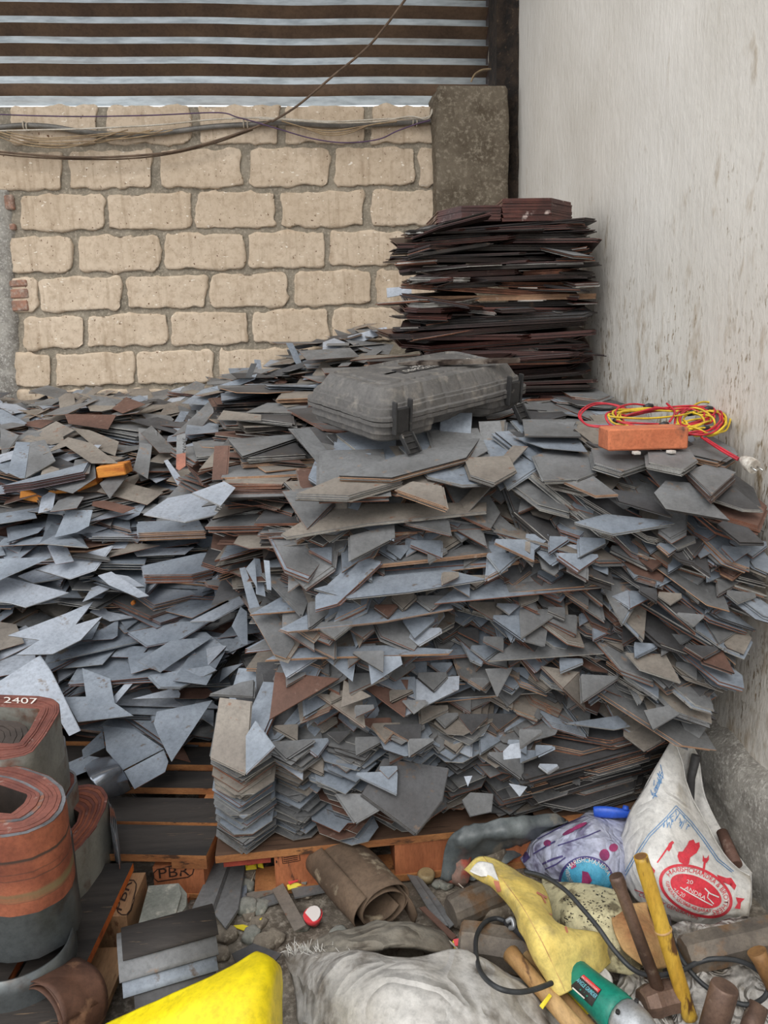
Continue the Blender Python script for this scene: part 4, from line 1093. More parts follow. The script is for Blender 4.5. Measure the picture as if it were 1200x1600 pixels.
for k,(sag,x0,x1) in enumerate(((227,-10,235),(222,0,270),(217,-5,240),(213,10,255),(231,-20,200))):
    cable('beige_wire',['beige wire looping deepest but one at the left end of the conduit','beige wire reaching farthest along the conduit, left bundle','beige wire in the left bundle, third loop down','beige wire of the left bundle lying highest against the conduit','beige wire of the left bundle hanging lowest'][k],[(x0,206),(x0+50,(206+sag)/2+6),(x0+110,sag),(x1-70,sag-6),(x1-20,208),(x1,203)],.0032,M_beige,D-.062-.004*k,'beige wires bundled under the conduit')
for k,sag in enumerate((204,208,211)):
    cable('beige_wire',['beige wire, upper loop right of the double clip','beige wire, middle loop right of the double clip','beige wire, lowest loop right of the double clip'][k],[(440,189),(470,198),(510,sag),(545,sag-3),(580,195),(620,190)],.0032,M_beige,D-.07-.004*k,'beige wires bundled under the conduit')
for k,(x_,y_) in enumerate(((38,197),(43,199),(381,193),(387,194),(645,190),(651,191))):
    mb=MB(); p=pY(x_,y_,D-.04); mb.tube(ellipse and [p+Vector((0,.021*math.cos(a_),.021*math.sin(a_))) for a_ in [2*math.pi*i/12 for i in range(13)]],.004,6,0,False); o=mb.build('cable_clip',[M_wcable],None,origin=p)
    tag(o,['white pipe clip at the left end, outer of two','white pipe clip at the left end, inner of two','white pipe clip mid-wall, left of the pair','white pipe clip mid-wall, right of the pair','white pipe clip beside the pillar, left of the pair','white pipe clip beside the pillar, nearest it'][k],'clip','white clips on the conduit')
cable('white_cable','thin white cable hanging down the steel post above the pillar',[(764,-20),(766,30),(765,70),(764,95),(768,118),(764,126)],.004,M_wcable,4.9)
cable('brown_cable','bundle cable on the steel post, arching onto the pillar top',[(772,-20),(774,60),(770,90),(764,108),(750,112),(738,122)],.006,M_brownc,4.86)
cable('brown_cable','brown cable looping right over the pillar top',[(776,-20),(775,60),(776,95),(782,108),(788,122)],.006,M_brownc,4.86)
cable('beige_wire','beige wire arching left onto the pillar top',[(768,108),(754,109),(742,116),(736,128)],.005,M_beige,4.8)
# ================================================================ pallets
M_pdark=mat('weathered_black_pallet_wood',(62,56,52),(42,38,36),5,.4,.6,.75,0,(120,100,80),40,.64,.72,.4,50,stretch=(.3,3,3))
M_pend=mat('sawn_orange_pallet_edge',(196,136,84),(150,96,58),9,.35,.65,.8,0,(84,56,38),20,.58,.68,.4,50,stretch=(1,1,3))
M_pblock=mat('pallet_block_wood',(190,118,78),(158,92,58),6,.35,.65,.8,0,(96,62,44),22,.62,.7,.4,50,stretch=(2,2,.5))
M_ptan=mat('tan_pallet_wood',(176,140,104),(148,112,80),5,.4,.6,.8,0,(110,76,52),18,.62,.7,.4,50,stretch=(3,.5,1))
M_burn=mat('burnt_stamp',(46,28,20),bmp=0,rough=.9)
M_pbrown=mat('brown_pallet_wood',(110,84,66),(84,62,48),6,.4,.6,.8,0,(70,50,38),20,.6,.7,.4,50,stretch=(.4,3,3))
def board(mb,a,b,w_dir,wd,th,top=0,edge=1):
    """board from a to b (top near edge line), width along w_dir"""
    a=Vector(a); b=Vector(b); w_=Vector(w_dir).normalized()*wd
    mb.prism([a,b,b+w_,a+w_],(0,0,-th),top,edge,edge)
PT=.144
# left pallet ("PBR" block facing the camera)
A=pz(322,1337,PT); Bk=pz(330,1240,PT); Lf=pz(165,1334,PT)
ax=(Lf-A).normalized(); ay=(Bk-A).normalized(); ay=(ay-ax*ay.dot(ax)).normalized()
t=thing('pallet','dark wooden pallet with an orange stamped block, between wound cores and front stack','pallet',(A.x,A.y,0))
for k,(off,wd) in enumerate(((0,.135),(.150,.125),(.33,.10),(.47,.12),(.62,.10),(.78,.12))):
    mb=MB(); o_=A+ay*off; board(mb,o_,o_+ax*1.0,ay,wd,.022); mb.build('deck_board',[M_pdark,M_pend],t)
mb=MB()
for off in (.0,.42,.86): pass
m1=MB(); s0=A-Vector((0,0,.022)); m1.prism([s0,s0+ax*.10,s0+ax*.10+ay*.9,s0+ay*.9],(0,0,-.020),0); m1.build('stringer_board',[M_pend],t)
m1=MB(); s0=A-Vector((0,0,.022))+ax*.48; m1.prism([s0,s0+ax*.10,s0+ax*.10+ay*.9,s0+ay*.9],(0,0,-.020),0); m1.build('stringer_board',[M_pend],t)
m1=MB(); p0=A+ax*.012+ay*.004-Vector((0,0,.043)); m1.prism([p0,p0+ax*.145,p0+ax*.145+ay*.10,p0+ay*.10],(0,0,-.080),0); bl=m1.build('block',[M_pblock],t)
sv=surf_of(m1)
c0=(238+309)/2; L0=[(244,1373),(300,1367)]
printed('stamp',[text2d('PBR',[(249,1372),(297,1367)],15,0),stroke2d([(x_,y_) for x_,y_ in [(247,1377),(241,1372),(240,1364),(246,1358),(292,1349),(300,1351),(303,1358),(301,1365),(294,1370),(247,1377)]],1.6)],sv,M_burn,bl)
for oy in (.42,.80):
    m1=MB(); p0=A+ax*.012+ay*oy-Vector((0,0,.043)); m1.prism([p0,p0+ax*.145,p0+ax*.145+ay*.10,p0+ay*.10],(0,0,-.080),0); m1.build('block',[M_pblock],t)
m1=MB(); p0=A+ax*.0-ay*.0-Vector((0,0,.123)); m1.prism([p0,p0+ax*.10,p0+ax*.10+ay*.9,p0+ay*.9],(0,0,-.020),0); m1.build('bottom_board',[M_pend],t)
# turned pallet in the lower left, seen along its side
A=pz(208,1348,PT); Bk=pz(116,1544,PT); ax=(Bk-A).normalized(); ay=Vector((ax.y,-ax.x,0)); 
if ay.x>0: ay=-ay
t=thing('pallet','turned wooden pallet with a tan stamped block, beneath the wound cores','pallet',(A.x,A.y,0))
for k,off in enumerate((0,)):
    mb=MB(); o_=A+ay*off; board(mb,o_,o_+ax*.8,ay,.14,.022); mb.build('deck_board',[M_pdark,mat('bright_orange_edge',(214,112,42),(150,70,30),12,.35,.65,.8,0,(70,36,22),24,.58,.68,.4)],t)
mb=MB(); o_=A+ay*.16; board(mb,o_,o_+ax*.8,ay,.14,.022); mb.build('deck_board',[M_pdark,M_pend],t)
m1=MB(); p0=A+ax*.01-ay*.035-Vector((0,0,.024)); 
m1.prism([p0,p0+ax*.165,p0+ax*.165+ay*.13,p0+ay*.13],(0,0,-.095),0); bl=m1.build('block',[M_ptan],t); sv=surf_of(m1)
printed('stamp',[text2d('PBR',[(190,1424),(207,1378)],13,0),stroke2d([(184,1425),(190,1430),(198,1430),(204,1422),(212,1392),(213,1382),(209,1376),(201,1376),(194,1383),(182,1412),(184,1425)],1.8)],sv,M_burn,bl)
m1=MB(); p0=A+ax*.20-ay*.045-Vector((0,0,.092)); m1.prism([p0,p0+ax*.33,p0+ax*.33+ay*.12,p0+ay*.12],(0,0,-.018),0); m1.build('bottom_board',[M_ptan],t)
m1=MB(); p0=A+ax*.62-ay*.0-Vector((0,0,.024)); m1.prism([p0,p0+ax*.165,p0+ax*.165+ay*.13,p0+ay*.13],(0,0,-.095),0); m1.build('block',[M_ptan],t)
# pallets under the front stack
A=pz(336,1338,PT); B_=pz(700,1301,PT); ax=(B_-A).normalized(); ay=Vector((-ax.y,ax.x,0))
t=thing('pallet','brown wooden pallet under the left half of the front stack','pallet',(A.x,A.y,0))
Lp=.92
for off in (0,.2,.42,.64,.86):
    mb=MB(); o_=A+ay*off; board(mb,o_,o_+ax*Lp,ay,.14,.022); mb.build('deck_board',[M_pbrown,M_pend],t)
for k,off in enumerate((.16,.50,.78)):
    mb=MB(); p0=A+ax*off+ay*.006-Vector((0,0,.024)); L_=(.145,.25,.12)[k]
    mb.prism([p0,p0+ax*L_,p0+ax*L_+ay*.12,p0+ay*.12],(0,0,-.098),0); bl=mb.build('block',[M_pblock],t)
    if k==0:
        sv=surf_of(mb); sh=[stroke2d([(440,1334),(467,1329),(469,1344),(442,1349),(440,1334)],1.0)]
        for q in range(4): sh.append(stroke2d([(443,1337+q*3),(465,1333+q*3)],1.2))
        sh.append(fill2d(ellipse(431,1346,2.5,2.5,0,8),4)); printed('stamp',sh,sv,M_burn,bl)
mb=MB(); p0=A-ay*.0-Vector((0,0,.122)); mb.prism([p0+ax*.1,p0+ax*Lp,p0+ax*Lp+ay*.1,p0+ax*.1+ay*.1],(0,0,-.02),0); mb.build('bottom_board',[M_pend],t)
mb=MB(); p0=A+ax*.02+ay*.01-Vector((0,0,.024)); mb.prism([p0,p0+ax*.13,p0+ax*.13+ay*.1,p0+ay*.1],(0,0,-.020),0); mb.build('stringer_board',[mat('red_stained_wood',(170,72,56),(140,60,48),20)],t)
A=pz(812,1282,PT); B_=pz(1000,1262,PT); ax=(B_-A).normalized(); ay=Vector((-ax.y,ax.x,0))
t=thing('pallet','wooden pallet under the old edge-on sheets at the right of the front stack','pallet',(A.x,A.y,0))
for off in (0,.22,.44):
    mb=MB(); o_=A+ay*off; board(mb,o_,o_+ax*.44,ay,.14,.022); mb.build('deck_board',[M_pbrown,M_pend],t)
mb=MB(); p0=A+ax*.1+ay*.01-Vector((0,0,.024)); mb.prism([p0,p0+ax*.14,p0+ax*.14+ay*.12,p0+ay*.12],(0,0,-.098),0); mb.build('block',[M_pblock],t)
# ================================================================ wound cores at the left
M_rust=mat('orange_rusted_core_steel',(158,92,66),(122,66,48),9,.38,.62,.75,.1,(90,80,60),6,.58,.68,.3,60)
def zbands(m,z0,per_,col,lo=.55,hi=.7):
    t=m.node_tree; b=[n for n in t.nodes if n.type=='BSDF_PRINCIPLED'][0]; old=b.inputs['Base Color'].links[0].from_socket
    v=coords(t,(.6,.6,per_)); f=ramp(t,nz(t,v,1.0,3,.6),[(lo,0),(hi,1)]); t.links.new(mix(t,f,old,S(col)),b.inputs['Base Color']); return m
zbands(M_rust,0,26,(112,104,74)); zbands(M_rust,0,60,(70,52,44),.60,.68)
M_rust2=mat('red_brown_core_edge',(128,76,64),(104,58,50),9,.4,.6,.8,0,(150,120,110),30,.62,.7,.3,60)
M_band=mat('scuffed_grey_core_edge',(128,130,134),(92,92,94),12,.4,.6,.6,.3,(150,100,80),16,.52,.62,.2)
M_core=mat('stained_grey_core_steel',(158,156,146),(130,128,120),4,.4,.6,.5,.25,(108,66,46),7,.52,.64,.2,40)
M_coreg=mat('smooth_core_steel',(112,116,116),(84,88,90),3,.35,.65,.38,.5,(74,54,40),5,.55,.68,.1,40)
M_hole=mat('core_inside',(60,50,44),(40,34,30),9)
M_chalkw=mat('chalk',(222,214,206),bmp=0,rough=.9)
def wound_core(outer,inner,z1,z0,label,mtop,mside,bands=None,name='wound_core',shift=(0,0),scale=1,group=None,nb=9,chalk=None,min_=None,wavy=.003):
    O=[pz(x_,y_,z1) for x_,y_ in outer]; I=[pz(x_,y_,z1) for x_,y_ in inner]
    ro,ri,c=ring_sample(O,I,80)
    if scale!=1 or shift!=(0,0):
        s_=Vector((shift[0],shift[1],0)); ro=[c+(p-c)*scale+s_ for p in ro]; ri=[c+(p-c)*scale+s_ for p in ri]; c=c+s_
    t=thing(name,label,'steel core',(c.x,c.y,z0),group)
    n=len(ro); mb=MB()
    # top built of concentric bands with fine steps between the windings
    for b in range(nb):
        k0=b/nb; k1=(b+.93)/nb; h=wavy*noise.noise(Vector((b*.7,z1*9,1)))
        rows=[[ri[i].lerp(ro[i],k)+Vector((0,0,dz)) for i in range(n)] for k,dz in ((k0,-.004),(k0+.001,h),(k1-.001,h),(k1,-.004))]
        mb.grid(rows,(bands[b%len(bands)] if bands else 0),False,None,True)
    top=mb.build('winding_edge',mtop,t,fixn=True)
    mb=MB(); rr=[]
    nz_=max(2,int((z1-z0)/.02))
    for q in range(nz_+1):
        z=z1-.001-(z1-z0)*q/nz_; rr.append([Vector((p.x,p.y,z))+((p-c).normalized()*(.002*noise.noise(Vector((p.x*9,p.y*9,z*30))))) for p in ro])
    mb.grid(rr,0,True,None,True); mb.build('outer_turn',[mside],t,fixn=True)
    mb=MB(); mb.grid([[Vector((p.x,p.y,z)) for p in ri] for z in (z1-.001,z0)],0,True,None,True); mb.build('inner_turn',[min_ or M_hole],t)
    if chalk:
        sv=surf_of(MB().add([(p.x,p.y,z1+.001) for p in ro],[tuple(range(n))])); printed('chalk_number',[text2d(chalk[0],chalk[1],chalk[2],0)],sv,M_chalkw,top,.002)
    return t
o1=[(-160,1168),(-60,1180),(0,1191),(40,1199),(78,1212),(99,1229),(104,1247),(97,1267),(80,1285),(42,1302),(0,1309),(-80,1302),(-170,1282),(-215,1225)]
i1=[(-100,1212),(0,1226),(44,1241),(38,1254),(18,1271),(-90,1262),(-122,1235)]
wound_core(o1,i1,.58,.40,'rust-orange wound core on top of the nearest core stack, dark window in it',[M_band,M_rust2],M_rust,[1,1,1,0,1,1,1,1,0])
o1b=[(x_,y_) for x_,y_ in o1]
wound_core([(x_+(0),y_+48) for x_,y_ in o1],[(x_,y_+48) for x_,y_ in i1],.41,.20,'smooth grey wound core directly under the rust-orange one',[M_band,M_coreg],M_coreg,[0,1],scale=1.10,shift=(.0,-.02))
# thin loose outer turn standing round the bottom core
O=[pz(x_,y_,.22) for x_,y_ in ((84,1342),(100,1378),(112,1422),(111,1450),(103,1474),(85,1496),(50,1518),(0,1533),(-80,1536),(-200,1520),(-260,1440),(-200,1370),(-60,1345))]
P=smoothcurve(O,6,True); mb=MB(); mb.grid([[Vector((p.x,p.y,z)) for p in P] for z in (.005,.06,.12,.18,.22)],0,True,.004,True)
o=mb.build('wound_core',[M_coreg],None,origin=O[0],fixn=True); tag(o,'loose grey outer turn of core steel standing round the bottom of the nearest stack','steel core')
wound_core([(x_-6,y_+116) for x_,y_ in o1],[(x_-6,y_+116) for x_,y_ in i1],.19,.0,'dark core at the bottom of the nearest stack, inside the loose turn',[M_band,M_coreg],M_coreg,[0,1],scale=1.0)
oa=[(-160,1072),(0,1085),(60,1087),(82,1091),(92,1099),(93,1112),(70,1150),(48,1178),(0,1188),(-160,1172)]
ia=[(-140,1094),(0,1104),(63,1107),(46,1140),(28,1162),(-140,1152)]
wound_core(oa,ia,.60,.475,'grey and brown wound core with chalk number 2407 on its edge',[M_rust2,M_rust2],M_core,None,chalk=('7407',[(62,1087.0),(4,1084.5)],-15) if False else ('2407',[(6,1099),(58,1101)],9),min_=M_core)
wound_core([(x_+10,y_+52) for x_,y_ in oa],[(x_+10,y_+52) for x_,y_ in ia],.465,.345,'rust-streaked grey core, second in the stack under the chalked one',[M_rust2,M_band],M_core,[0,0,1])
wound_core([(x_+27,y_+110) for x_,y_ in oa],[(x_+27,y_+110) for x_,y_ in ia],.335,.225,'third core down in the chalked stack, rust-streaked',[M_rust2,M_band],M_core,[0,0,1])
wound_core([(x_+35,y_+165) for x_,y_ in oa],[(x_+35,y_+165) for x_,y_ in ia],.215,.11,'fourth core down in the chalked stack',[M_rust2,M_band],M_core,[0,0,1])
wound_core([(x_+42,y_+215) for x_,y_ in oa],[(x_+42,y_+215) for x_,y_ in ia],.10,.0,'lowest core of the chalked stack, on the ground',[M_rust2,M_band],M_core,[0,0,1])
wound_core([(-80,1118),(0,1124),(28,1127),(42,1135),(46,1148),(36,1168),(12,1190),(-80,1196)],[(-60,1150),(-40,1150),(-40,1160),(-60,1160)],.585,.475,'small dark brown core lying inside the chalked core',[mat('dark_core_edge',(72,62,56),(52,44,40),9)],M_band,None)
wound_core([(60,1238),(104,1230),(140,1224),(160,1229),(169,1243),(165,1262),(150,1292),(128,1320),(100,1345),(50,1350)],[(72,1256),(112,1262),(124,1270),(120,1285),(98,1312),(70,1322)],.28,.01,'dark rusty C-shaped core beside the left pallet',[M_rust2,M_rust],M_core,[0,1])
mb=MB()
for k in range(4):
    P=[pz(164+k*4,1244+k*6,.27-.01*k),pz(172+k*3,1262+k*7,.26-.01*k),pz(172+k*2.5,1285+k*6,.25)]
    mb.grid([[p,Vector((p.x+.004,p.y,.02))] for p in smoothcurve(P,4)],0,True,.0015)
o=mb.build('curved_steel_leaf',[M_band],None,origin=P[0]); tag(o,'fanned curved steel leaves standing between rusty C-core and pallet','steel leaves')
# curved shiny tin above the pallet
mb=MB(); ct=[[pz(133,1196,.17),pz(151,1186,.19),pz(172,1182,.20)],[pz(140,1215,.27),pz(158,1205,.275),pz(187,1197,.27)],[pz(160,1240,.22),pz(180,1225,.23),pz(198,1215,.22)],[pz(169,1247,.16),pz(188,1242,.16),pz(205,1233,.16)]]
mb.grid(interp_grid(ct,6,6),0,True,.002); o=mb.build('curved_tin_sheet',[mat('shiny_tin',(190,196,206),(160,166,176),6,rough=.25,metal=.75,bmp=.05)],None,origin=ct[0][0]); tag(o,'shiny curved tin sheet at the rear edge of the left pallet','metal sheet')
# brown roll and nested bent sheets in the lower left
M_brown=mat('brown_rusty_sheet',(104,72,56),(76,52,42),6,.4,.6,.7,.1,(140,104,80),16,.6,.7,.3)
def roll(pa,pb,r0,turns,name,label,m_,cat,dr_=.004,start=0,seg=40,th=.0025,squash=1,r_end=None):
    ax_=(pb-pa).normalized(); x=ax_.cross(Vector((0,0,1))).normalized(); z=x.cross(ax_).normalized(); L_=(pb-pa).length
    prof=[]
    for k in range(int(seg*turns)+1):
        a=start+2*math.pi*k/seg; r_=r0-dr_*k/seg*1.0-(.006*math.sin(a*1.5)); prof.append(x*(math.cos(a)*r_)+z*(math.sin(a)*r_*squash))
    rows=[[pa+ax_*(L_*s_)+p*(1+(.06*noise.noise(Vector((s_*3,i*.15,1))))) for i,p in enumerate(prof)] for s_ in [q/10 for q in range(11)]]
    mb=MB(); mb.grid(rows,0,True,th); o=mb.build(name,[m_],None,origin=pa); tag(o,label,cat); return o
roll(pz(60,1600,.13),pz(130,1560,.10),.085,2.3,'rolled_sheet','dark brown rolled sheet at the lower left border',M_brown,'roll',.008,.4)
A=pz(-30,1640,.10); B_=pz(118,1545,.10); mb=MB(); mb.prism([A,B_,B_+Vector((.05,-.10,-.05)),A+Vector((.05,-.14,-.05))],(0,0,-.03),0); o=mb.build('brown_sheet',[M_brown],None,origin=A); tag(o,'brown flat rusty sheet sloping under the loose outer turn, lower left','metal sheet')
# inverted-U sheets nested in each other, taped together
M_tapec=mat('clear_tape',(176,170,166),rough=.2,bmp=0,spec=.8)
pa=pz(200,1500,.10); pb=pz(338,1450,.12); ax_=(pb-pa); ax_.z=0; LL=ax_.length; ax_.normalize(); fw_=Vector((ax_.y,-ax_.x,0)); 
if fw_.y>0: fw_=-fw_
t=thing('nested_bent_sheets','bundle of nested bent grey steel sheets taped together, behind the yellow cover','sheet bundle',(pa.x,pa.y,0)); bb=None
base=pz(338,1446,.19); base.z=.0
for k in range(9):
    rr=.085-.0065*k; zt_=.215-.009*k; sec=[]
    bk=fw_*(-rr*1.1); 
    for (f,z) in ((-1.25,.02),(-1.25,zt_*.55),(-1.05,zt_*.82),(-.55,zt_*.98),(0,zt_),(.6,zt_*.90),(1.3,zt_*.74),(2.2,zt_*.50),(3.1,zt_*.28),(4.0,zt_*.14)):
        sec.append(fw_*((.085-.001*k)*f if f>0 else rr*f)+Vector((0,0,z)))
    sec=smoothcurve(sec,5); sec=sec[:max(8,int(len(sec)*(.56+.052*k)))]; L_=LL*(1.0-.03*k); st=.01*k
    rows=[[base-ax_*(L_+.02*math.sin(k))+p for p in sec],[base+ax_*(-st*.6)+p for p in sec]]
    mb=MB(); mb.grid(rows,0,True,.003); bb=mb.build('bent_sheet',[M_pdark if k==0 else SM[1] if k%3==1 else SM[0] if k%3 else SM[2]],t)
mb=MB(); 
tp=[[pz(226,1512,.075),pz(260,1503,.085)],[pz(228,1530,.065),pz(262,1520,.07)],[pz(230,1545,.04),pz(264,1536,.05)]]
mb.grid([[p+Vector((0,0,.02)) for p in r_] for r_ in tp],0,True,.001); mb.build('tape',[M_tapec],t)
# grey concrete paver
M_paver=mat('grey_concrete_paver',(150,150,142),(124,126,118),9,.4,.6,.9,0,(176,172,160),24,.58,.68,.5,60)
tp=[pz(232,1384,.10),pz(279,1380,.10),pz(283,1398,.10),pz(272,1437,.10),pz(214,1452,.10)]
mb=MB(); mb.prism(tp,(0,0,-.10),0); mb.prism([pz(279,1380,.096),pz(292,1396,.085),pz(291,1416,.085),pz(272,1440,.096)],(0,0,-.085),0); o=mb.build('paver',[M_paver],None,origin=tp[0]); tag(o,'grey concrete paver block between the two stamped pallet blocks','concrete block')
# yellow cover in the lower foreground
M_yellow=mat('yellow_vinyl',(246,224,20),(232,206,12),3,rough=.45,bmp=.15,bscale=12,bdist=.01)
ct=[[(120,1625,.22),(220,1578,.28),(320,1535,.33),(392,1496,.34),(402,1494,.33)],
    [(150,1660,.24),(250,1600,.31),(345,1553,.36),(415,1510,.36),(432,1512,.30)],
    [(200,1700,.24),(300,1650,.31),(370,1600,.35),(420,1560,.34),(436,1540,.24)],
    [(260,1740,.22),(340,1700,.28),(390,1660,.30),(425,1630,.28),(438,1600,.16)]]
mb,_g=cloth(ct,8,8,.004,9,3,.006,ridge=.0); skirt(mb,_g,.0,.25); o=mb.build('yellow_bag',[M_yellow],None,origin=_g[0][0],fixn=True); tag(o,'bright yellow vinyl cover bulging up at the bottom of the picture','bag')
# ================================================================ sacks, tools and litter on the ground
M_sackw=mat('dirty_white_woven_sack',(206,203,198),(170,165,158),5,.35,.7,.75,0,(112,104,94),9,.50,.66,.35,240,.0015)
M_sackd=mat('muddy_grey_sack',(150,144,132),(112,104,92),6,.35,.65,.9,0,(84,76,66),14,.55,.68,.5,200,.003)
for q in (M_sackw,M_sackd): clothbump(q,4.5,.03,.5)
M_print=mat('faded_red_print',(218,58,72),(206,84,92),14,.45,.75,.6,bmp=0)
M_blueprint=mat('faded_blue_print',(92,140,190),(120,160,200),20,rough=.6,bmp=0)
M_bagw=mat('clean_white_woven_sack',(226,224,220),(206,202,194),4,.4,.7,.6,0,(172,160,140),7,.60,.78,.3,220,.0012)
def put(name,mats,mb,label,cat,origin,group=None,fixn=True):
    o=mb.build(name,mats,None,origin=origin,fixn=fixn); tag(o,label,cat,group); return o
# dark plastic sheet at the foot of the stack
M_dplas=mat('dusty_dark_plastic_film',(112,118,118),(84,90,92),6,.4,.6,.4,0,(140,132,118),10,.56,.7,.2)
mb,g=cloth([[(690,1372,.03),(694,1330,.12),(708,1302,.175),(740,1290,.185),(790,1284,.185),(830,1278,.18),(885,1275,.17)],
            [(700,1375,.03),(712,1340,.10),(730,1318,.15),(770,1306,.165),(800,1300,.165),(840,1296,.16),(890,1290,.15)],
            [(715,1375,.0),(740,1350,.04),(770,1330,.07),(800,1318,.07),(830,1312,.05),(860,1306,.06),(890,1304,.05)],
            [(740,1378,.0),(770,1362,.02),(800,1345,.04),(830,1330,.03),(850,1324,.02),(870,1316,.03),(892,1315,.03)]],6,5,.018,15,5,.003,ridge=.010,rfr=11)
put('plastic_sheet',[M_dplas],mb,'crumpled dark grey plastic film along the pallet foot','plastic sheet',g[0][0])
# brown roll of stiff sheet
M_felt=mat('brown_stiff_paper',(118,98,80),(88,72,58),6,.38,.62,.85,0,(160,146,124),13,.6,.7,.4,50,.003)
pa=pz(600,1418,.085); pb=pz(520,1330,.085)
roll(pa,pb,.085,2.6,'rolled_board','stiff brown roll of board, open end towards the camera','roll' and M_felt,'roll',.013,2.2,44,.003,.72)
mb=MB(); A=pz(575,1345,.07); Bq=pz(592,1332,.10); P=[A,pz(600,1360,.12),pz(640,1405,.08),pz(652,1432,.03)]
mb.grid([[p,p+Vector((-.01,.02,-.05))] for p in smoothcurve(P,5)],0,True,.003)
put('board_scrap',[M_felt],mb,'torn brown board flap against the right side of the brown roll','scrap',A)
# floor strips
def strip(poly,z,th,mt,label,name='steel_strip',n=1,cat='metal strip',zs=None,group=None):
    pts=[pz(x_,y_,zs[i] if zs else z) for i,(x_,y_) in enumerate(poly)]; mb=MB()
    for k in range(n): mb.prism([p+Vector((0.002*k,.003*k,-th*1.1*k)) for p in pts],(0,0,-th),0)
    return put(name,[mt],mb,label,cat,pts[0],group)
strip([(338,1338),(360,1340),(330,1424),(298,1424)],.05,.004,SM[1],'long grey strips lying bundled left of the pallet, pointing at the camera',n=5)
strip([(360,1340),(384,1342),(372,1420),(352,1450),(332,1424)],.035,.004,SM[1],'second long grey strip right of the bundled ones',n=2)
strip([(381,1345),(386,1390),(384,1420),(368,1410)],.02,.003,SM[0],'slim blue-grey strip beside the long grey strips')
strip([(384,1396),(432,1382),(436,1392),(386,1408)],.02,.003,SM[3],'short grey strip crossing below the candy wrapper')
strip([(386,1408),(434,1394),(440,1408),(387,1424)],.015,.004,SM[1],'wider short grey strip below the other crossing strip')
strip([(425,1390),(442,1380),(478,1445),(460,1455)],.035,.004,SM[3],'worn brownish strip leaning on the rubble left of the brown roll')
strip([(455,1388),(500,1376),(512,1380),(508,1392),(460,1402)],.02,.006,SM[1],'dark grey rounded strip beside the brown roll')
strip([(482,1345),(494,1338),(498,1352),(478,1380),(470,1378)],.03,.005,M_paver,'pale stone sliver beside the roll and pallet block','stone_chip',cat='stone')
strip([(636,1366),(648,1368),(700,1446),(684,1444)],.04,.003,SM[1],'long grey strip pointing from the brown roll to the hammer head')
strip([(648,1368),(656,1369),(712,1442),(702,1450)],.03,.003,SM[1],'narrow grey strip beside the long one at the hammer head')
strip([(655,1418),(664,1416),(714,1463),(706,1468)],.05,.003,SM[4],'brown rusty strip right of the brown roll opening')
strip([(362,1490),(396,1474),(440,1490),(420,1512),(372,1512)],.03,.003,SM[2],'dark pointed sheet on the ground just above the yellow cover')
strip([(270,1395),(290,1380),(296,1400),(284,1416)],.02,.02,M_pblock,'rough brown wood chunk beside the grey paver','wood_chunk',cat='wood piece')
# litter
M_wrapr=mat('red_wrapper',(214,66,72),rough=.35,bmp=0); M_wrapy=mat('yellow_wrapper',(236,216,60),rough=.35,bmp=0); M_pink=mat('pinkish_plastic',(190,140,124),(170,120,104),30,bmp=0); M_lid=mat('silver_pink_lid',(216,208,204),rough=.3,bmp=0)
def litter(a,b,name,label,cat='wrapper',child=None):
    pts=[pz(*p) for p in a]; c_=sum(pts,Vector())/len(pts)
    mb=MB(); n=len(pts); mb.add(pts+[c_+Vector((0,0,.008))]+[p-Vector((0,0,.002)) for p in pts],[(i,(i+1)%n,n) for i in range(n)]+[((i+1)%n,i,n+1+i,n+1+(i+1)%n) for i in range(n)])
    o=put(name,[b],mb,label,cat,pts[0])
    if child:
        p2=[pz(*p) for p in child[0]]; m2=MB(); m2.prism([p+Vector((0,0,.008)) for p in p2],(0,0,-.001),0); m2.build(child[2],[child[1]],o)
    return o
litter([(383,1343,.04),(400,1341,.04),(401,1357,.03),(384,1359,.03)],M_wrapy,'candy_wrapper','red and yellow candy wrapper stuck under the pallet edge',child=([(385,1346,.04),(398,1344,.04),(398,1354,.035),(386,1356,.035)],M_wrapr,'wrapper_panel'))
litter([(400,1338,.05),(410,1341,.05),(412,1356,.04),(403,1354,.04)],M_wrapy,'candy_wrapper','crumpled yellow wrapper end beside the pallet block')
litter([(447,1378,.03),(466,1368,.04),(476,1372,.03),(470,1385,.02),(450,1390,.02)],M_wrapy,'candy_wrapper','yellow and red wrapper on the rubble left of the brown roll',child=([(450,1380,.03),(464,1372,.035),(466,1380,.03),(452,1386,.025)],M_wrapr,'wrapper_panel'))
litter([(364,1446,.012),(380,1444,.012),(391,1448,.012),(388,1456,.01),(370,1450,.01)],M_wrapy,'candy_wrapper','flat yellow scrap on the rubble above the dark pointed sheet')
litter([(403,1438,.015),(411,1432,.015),(411,1441,.012),(405,1443,.012)],M_wrapy,'candy_wrapper','tiny yellow scrap on the rubble right of the flat yellow scrap')
litter([(707,1470,.06),(722,1468,.07),(732,1480,.06),(727,1492,.05),(710,1484,.05)],M_wrapy,'candy_wrapper','yellow and pink wrapper at the rim of the white woven sack',child=([(708,1472,.065),(720,1470,.07),(722,1482,.065),(711,1482,.06)],M_wrapr,'wrapper_panel'))
mb=MB(); c_=pz(492,1432,.03); mb.tube([c_+Vector((0,0,-.02)),c_+Vector((-.004,-.004,.0)),c_+Vector((-.005,-.006,.012))],[.012,.024,.026],14); o=put('cup',[M_wrapr],mb,'small crushed pink-red cup with silver lid left of the brown roll','cup',c_)
m2=MB(); m2.tube([c_+Vector((-.005,-.006,.012)),c_+Vector((-.006,-.007,.015))],[.024,.022],14); m2.build('lid',[M_lid],o)
